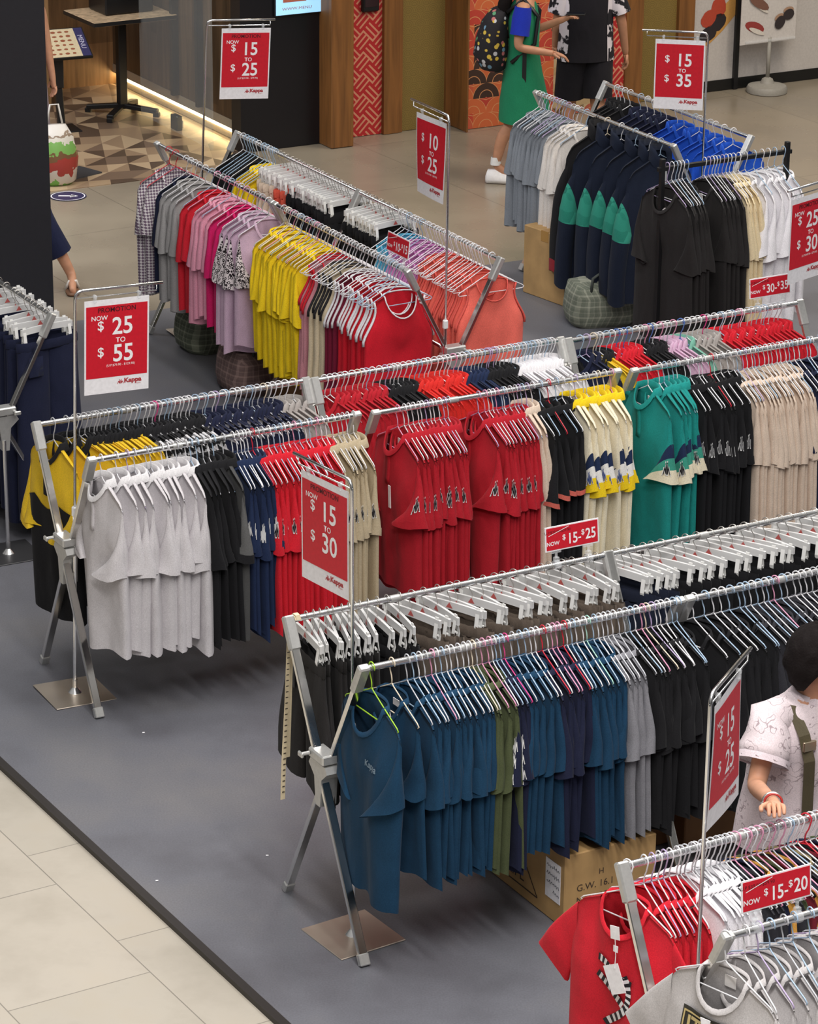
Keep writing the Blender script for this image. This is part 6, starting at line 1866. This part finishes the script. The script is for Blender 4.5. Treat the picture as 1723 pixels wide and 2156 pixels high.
for L in 'rl':
    a, b = J[L + 'sh'][0], J[L + 'elbow'][0]
    sleeve_cloth('sleeve', [a + V((0, 0, .03)), a.lerp(b, .2), a.lerp(b, .45), a.lerp(b, .66)], [.06, .07, .07, .072], BLUE, t)
    q = J[L + 'ankle'][0]; bq = J[L + 'toe'][0]; d = (bq - q); d.z = 0; d.normalize()
    mb = MB(); sp = V((-d.y, d.x, 0)); rr = []
    for x, w_, hh in ((-.075, .02, .05), (-.06, .038, .095), (.0, .042, .10), (.05, .046, .075), (.11, .05, .06), (.16, .042, .048), (.185, .02, .03)):
        c = V((q.x, q.y, 0)) + d * x
        rr.append([c + sp * w_ + V((0, 0, .002)), c + sp * w_ * 1.05 + V((0, 0, .03)), c + sp * w_ * .6 + V((0, 0, hh)), c - sp * w_ * .6 + V((0, 0, hh)), c - sp * w_ * 1.05 + V((0, 0, .03)), c - sp * w_ + V((0, 0, .002))])
    mb.rings(rr); build('sneaker', mb, plain('sneaker_white', (228, 224, 222), .5), t)
    sleeve_cloth('sock', [q + V((0, 0, .0)), q + V((0, 0, .06))], [.040, .037], plain('sock_white', (226, 224, 222), .8), t)
mb = MB(); rr = []
for i in range(7):
    rr.append([V((-.10 - .05 * math.sin(PI * i / 6) + math.cos(a) * .05, math.sin(a) * (.09 + .02 * math.sin(i)), 1.45 - .06 * i)) for a in [2 * PI * q / 12 for q in range(12)]])
mb.rings(rr); build('long_hair', mb, HAIR, t)
FLOR = None
def floral(name):
    m, nt, b, L = newmat(name)
    tc = N(nt, 'ShaderNodeTexCoord'); v1 = N(nt, 'ShaderNodeTexVoronoi'); val(v1, 'Scale', 24); L(tc.outputs['Object'], v1.inputs['Vector'])
    w = N(nt, 'ShaderNodeTexWhiteNoise', noise_dimensions='3D'); L(v1.outputs['Position'], w.inputs['Vector'])
    r = ramp(nt, [(0, srgb(26, 22, 28)), (.34, srgb(214, 182, 70)), (.62, srgb(196, 196, 200)), (.74, srgb(110, 150, 176)), (.84, srgb(190, 110, 110)), (.93, srgb(90, 150, 110))], 'CONSTANT'); L(w.outputs['Value'], r.inputs[0])
    st = ramp(nt, [(.36, (1, 1, 1, 1)), (.42, (0, 0, 0, 1))]); L(v1.outputs['Distance'], st.inputs[0])
    mx = N(nt, 'ShaderNodeMix', data_type='RGBA'); val(mx, 6, srgb(24, 20, 26)); L(st.outputs[0], mx.inputs['Factor']); L(r.outputs[0], mx.inputs[7]); L(mx.outputs[2], b.inputs['Base Color']); val(b, 'Roughness', .8)
    return m
bp_ = thing('backpack', 'black backpack with a flower print on the back of the green-clad walker', 'backpack', gpos, math.radians(-5))
mb = MB(); rr = []
for z, rx, ry, xo in ((.83, .05, .09, -.20), (.85, .10, .14, -.215), (.95, .135, .165, -.235), (1.08, .125, .16, -.225), (1.2, .105, .15, -.205), (1.28, .07, .12, -.18), (1.31, .03, .06, -.16)):
    rr.append([V((xo + math.cos(a) * rx, math.sin(a) * ry, z)) for a in [2 * PI * q / 20 for q in range(20)]])
mb.rings(rr); build('pack', mb, floral('flower_print'), bp_)
for s_ in (-1, 1):
    mb = MB(); mb.tube([(-.12, .09 * s_, 1.28), (.0, .11 * s_, 1.385), (.11, .11 * s_, 1.26), (.09, .135 * s_, 1.06), (-.08, .15 * s_, .92)], .016, 6); build('strap', mb, BLACKM, bp_)
mb = MB(); mb.box((.02, -.175, .86), (.03, .006, .34)); build('loose_strap', mb, BLACKM, bp_, smooth=False)
hp = J['lpalm'][0]
ph_ = thing('phone', 'dark phone held up in the hand of the green-clad walker', 'phone', gpos, math.radians(-5))
mb = MB(); mb.box(tuple(hp + V((.06, 0, .03))), (.14, .07, .012), bev=.004); build('case', mb, BLACKM, ph_, smooth=False)
mb = MB(); mb.box(tuple(hp + V((.06, 0, .0368))), (.13, .062, .001)); build('display', mb, plain('phone_glass', (20, 22, 30), .1), ph_, smooth=False)
# --- man in the black patterned shirt -------------------------------------------------
mp_ = V((1.293, 23.172, 0.0))
t, J, k = figure('person', 'person in a black shirt with white swirl panels and black shorts, walking away', mp_, math.radians(105), 1.74, .12, {'r': [(-.03, -.25, 1.02), (.02, -.30, .80)], 'l': [(.03, .2, 1.04), (.14, .18, .85)]}, SKIN2)
head_parts(t, J['head'][0] + V((0, 0, .02)), .1, (1, 0), HAIR)
BLK = fabric('shirt_black', (26, 24, 30)); SWL = fabric('swirl', (30, 28, 34), pat='print', rgb2=(214, 206, 212), scale=11)
n = 28; kk = k
def sc_ring(*a, **b): return [p * kk for p in ring_at(*a, **b)]
mb = MB(); R_ = [sc_ring(0, 0, .76, .205, .14, 0, .02), sc_ring(0, 0, .9, .195, .135), sc_ring(0, 0, 1.05, .19, .13), sc_ring(0, 0, 1.2, .195, .13), sc_ring(0, 0, 1.31, .17, .095), sc_ring(0, 0, 1.365, .08, .07)]
mb.rings(R_, False, False); build('shirt', mb, BLK, t)
for s_ in (-1, 1):
    mb = MB(); rr = []
    for ring in R_[:5]:
        seg = [ring[q % n] for q in (range(17, 24) if s_ < 0 else range(4, 11))]
        c = sum(ring, V()) / n
        rr.append([c + (p - c) * 1.012 for p in seg])
    vs = [p for r in rr for p in r]; w = 7
    mb.add(vs, [(i * w + j, i * w + j + 1, (i + 1) * w + j + 1, (i + 1) * w + j) for i in range(len(rr) - 1) for j in range(w - 1)]); build('side_panel', mb, SWL, t)
for L in 'rl':
    a, b = J[L + 'sh'][0], J[L + 'elbow'][0]
    sleeve_cloth('sleeve', [a + V((0, 0, .03)), a.lerp(b, .2), a.lerp(b, .5), a.lerp(b, .8)], [.065, .08, .085, .088], SWL, t)
    h_, kn = J[L + 'hip'][0], J[L + 'knee'][0]
    sleeve_cloth('shorts_leg', [h_ + V((0, 0, .09)), h_, h_.lerp(kn, .4), h_.lerp(kn, .92)], [.115, .12, .115, .118], BLK, t)
    q = J[L + 'ankle'][0]; bq = J[L + 'toe'][0]; d = (bq - q); d.z = 0; d.normalize(); sp = V((-d.y, d.x, 0)); rr = []
    for x, w_, hh in ((-.075, .02, .05), (-.06, .038, .095), (.0, .042, .09), (.05, .046, .07), (.11, .05, .06), (.16, .042, .048), (.19, .02, .03)):
        c = V((q.x, q.y, 0)) + d * x
        rr.append([c + sp * w_ + V((0, 0, .002)), c + sp * w_ * 1.05 + V((0, 0, .03)), c + sp * w_ * .6 + V((0, 0, hh)), c - sp * w_ * .6 + V((0, 0, hh)), c - sp * w_ * 1.05 + V((0, 0, .03)), c - sp * w_ + V((0, 0, .002))])
    mb = MB(); mb.rings(rr); build('shoe', mb, BLACKM, t)
# --- walker half hidden by the pillar (trailing foot in a sandal) ---------------------
fp = V((-2.238, 19.749, 0.0))
wd = math.radians(-84)
lf = V((-math.sin(wd), math.cos(wd), 0))
wpos = fp - lf * (.085 + .36) - V((math.cos(wd), math.sin(wd), 0)) * .10
t, J, k = figure('person', 'person in navy trousers and a white sandal stepping out behind the black pillar', wpos, wd, 1.62, .10, {'l': [(.02, .2, 1.02), (.08, .16, .8)]}, SKIN, splay=.36)
head_parts(t, J['head'][0] + V((0, 0, .02)), .1, (1, 0), HAIR)
NAV = fabric('trouser_navy', (30, 36, 66))
for L in 'rl':
    h_, kn, an = J[L + 'hip'][0], J[L + 'knee'][0], J[L + 'ankle'][0]
    sleeve_cloth('trouser_leg', [h_ + V((0, 0, .1)), h_, kn, kn.lerp(an, .62)], [.11, .12, .095, .085], NAV, t)
    bl = J[L + 'ball'][0]; to = J[L + 'toe'][0]; d = (to - an); d.z = 0; d.normalize(); sp = V((-d.y, d.x, 0)); c0 = V((an.x, an.y, .0))
    mb = MB(); mb.rings([[c0 + d * x + sp * w_ + V((0, 0, z)) for z in (0.001, .014)] + [c0 + d * x - sp * w_ + V((0, 0, z)) for z in (.014, .001)] for x, w_ in ((-.05, .03), (.02, .034), (.12, .046), (.19, .036), (.21, .015))]); build('sandal_sole', mb, plain('sandal_sole', (120, 84, 60), .6), t)
    mb = MB(); mb.tube([c0 + d * .05 + sp * .042 + V((0, 0, .01)), c0 + d * .075 + sp * .025 + V((0, 0, .066)), c0 + d * .085 - sp * .02 + V((0, 0, .066)), c0 + d * .07 - sp * .042 + V((0, 0, .01))], .012, 6); build('sandal_strap', mb, plain('sandal_white', (232, 226, 220), .4), t)
mb = MB(); n = 24; mb.rings([ring_at(0, 0, .82, .18, .13), ring_at(0, 0, 1.05, .17, .12), ring_at(0, 0, 1.3, .16, .1), ring_at(0, 0, 1.37, .08, .07)], False, False); build('blouse', mb, fabric('blouse_grey', (150, 146, 150)), t)
# --- shopper behind the pillar with carrier bags --------------------------------------
sp_ = V((-2.664, 22.351, 0.0))
t, J, k = figure('person', 'person in pale lilac mostly hidden behind the pillar, carrying bags', sp_ + V((-.2, .16, 0)), math.radians(-50), 1.6, .05, {'l': [(.0, .22, 1.0), (.03, .24, .76)]}, SKIN)
head_parts(t, J['head'][0] + V((0, 0, .02)), .1, (1, 0), HAIR)
LIL = fabric('long_lilac', (150, 138, 150))
mb = MB(); mb.rings([ring_at(0, 0, .22, .2, .17, 0, .04), ring_at(0, 0, .6, .19, .15, 0, .03), ring_at(0, 0, .95, .17, .12), ring_at(0, 0, 1.3, .16, .1), ring_at(0, 0, 1.37, .08, .07)], False, False); build('dress', mb, LIL, t)
def bagmat(name):
    m, nt, b, L = newmat(name)
    tc = N(nt, 'ShaderNodeTexCoord'); sp = N(nt, 'ShaderNodeSeparateXYZ'); L(tc.outputs['Object'], sp.inputs[0])
    nz = N(nt, 'ShaderNodeTexNoise'); val(nz, 'Scale', 9); val(nz, 'Detail', 3); L(tc.outputs['Object'], nz.inputs['Vector'])
    a = math_node(nt, L, 'ADD', math_node(nt, L, 'MULTIPLY', sp.outputs['Z'], 2.0), math_node(nt, L, 'MULTIPLY', nz.outputs['Fac'], .45))
    r = ramp(nt, [(0, srgb(110, 170, 80)), (.3, srgb(206, 196, 184)), (.42, srgb(164, 60, 52)), (.62, srgb(120, 86, 56)), (.72, srgb(126, 178, 92)), (.86, srgb(222, 216, 204)), (.96, srgb(150, 130, 110)), (1, srgb(226, 220, 212))], 'CONSTANT'); L(a, r.inputs[0])
    L(r.outputs[0], b.inputs['Base Color']); val(b, 'Roughness', .4); return m
bc = V((-2.614, 22.407, 0.0))
t = thing('shopping_bag', 'white, green and red printed carrier bag at the pillar edge', 'bag', bc + V((-.02, .02, .0)), .3)
mb = MB(); mb.rings([ell((0, 0, .0), .11, .07, 0), ell((0, 0, .03), .15, .10, 0, wob=.04), ell((0, 0, .2), .16, .11, 0, wob=.05, ph=1), ell((0, 0, .36), .13, .07, 0, wob=.05, ph=2), ell((.0, 0, .45), .08, .03, 0, wob=.06)]); build('sack', mb, bagmat('carrier_print'), t)
mb = MB(); mb.tube([(-.06, 0, .44), (-.03, 0, .60), (.03, 0, .60), (.06, 0, .44)], .008, 6); build('handle', mb, plain('bag_white', (226, 222, 216), .5), t)
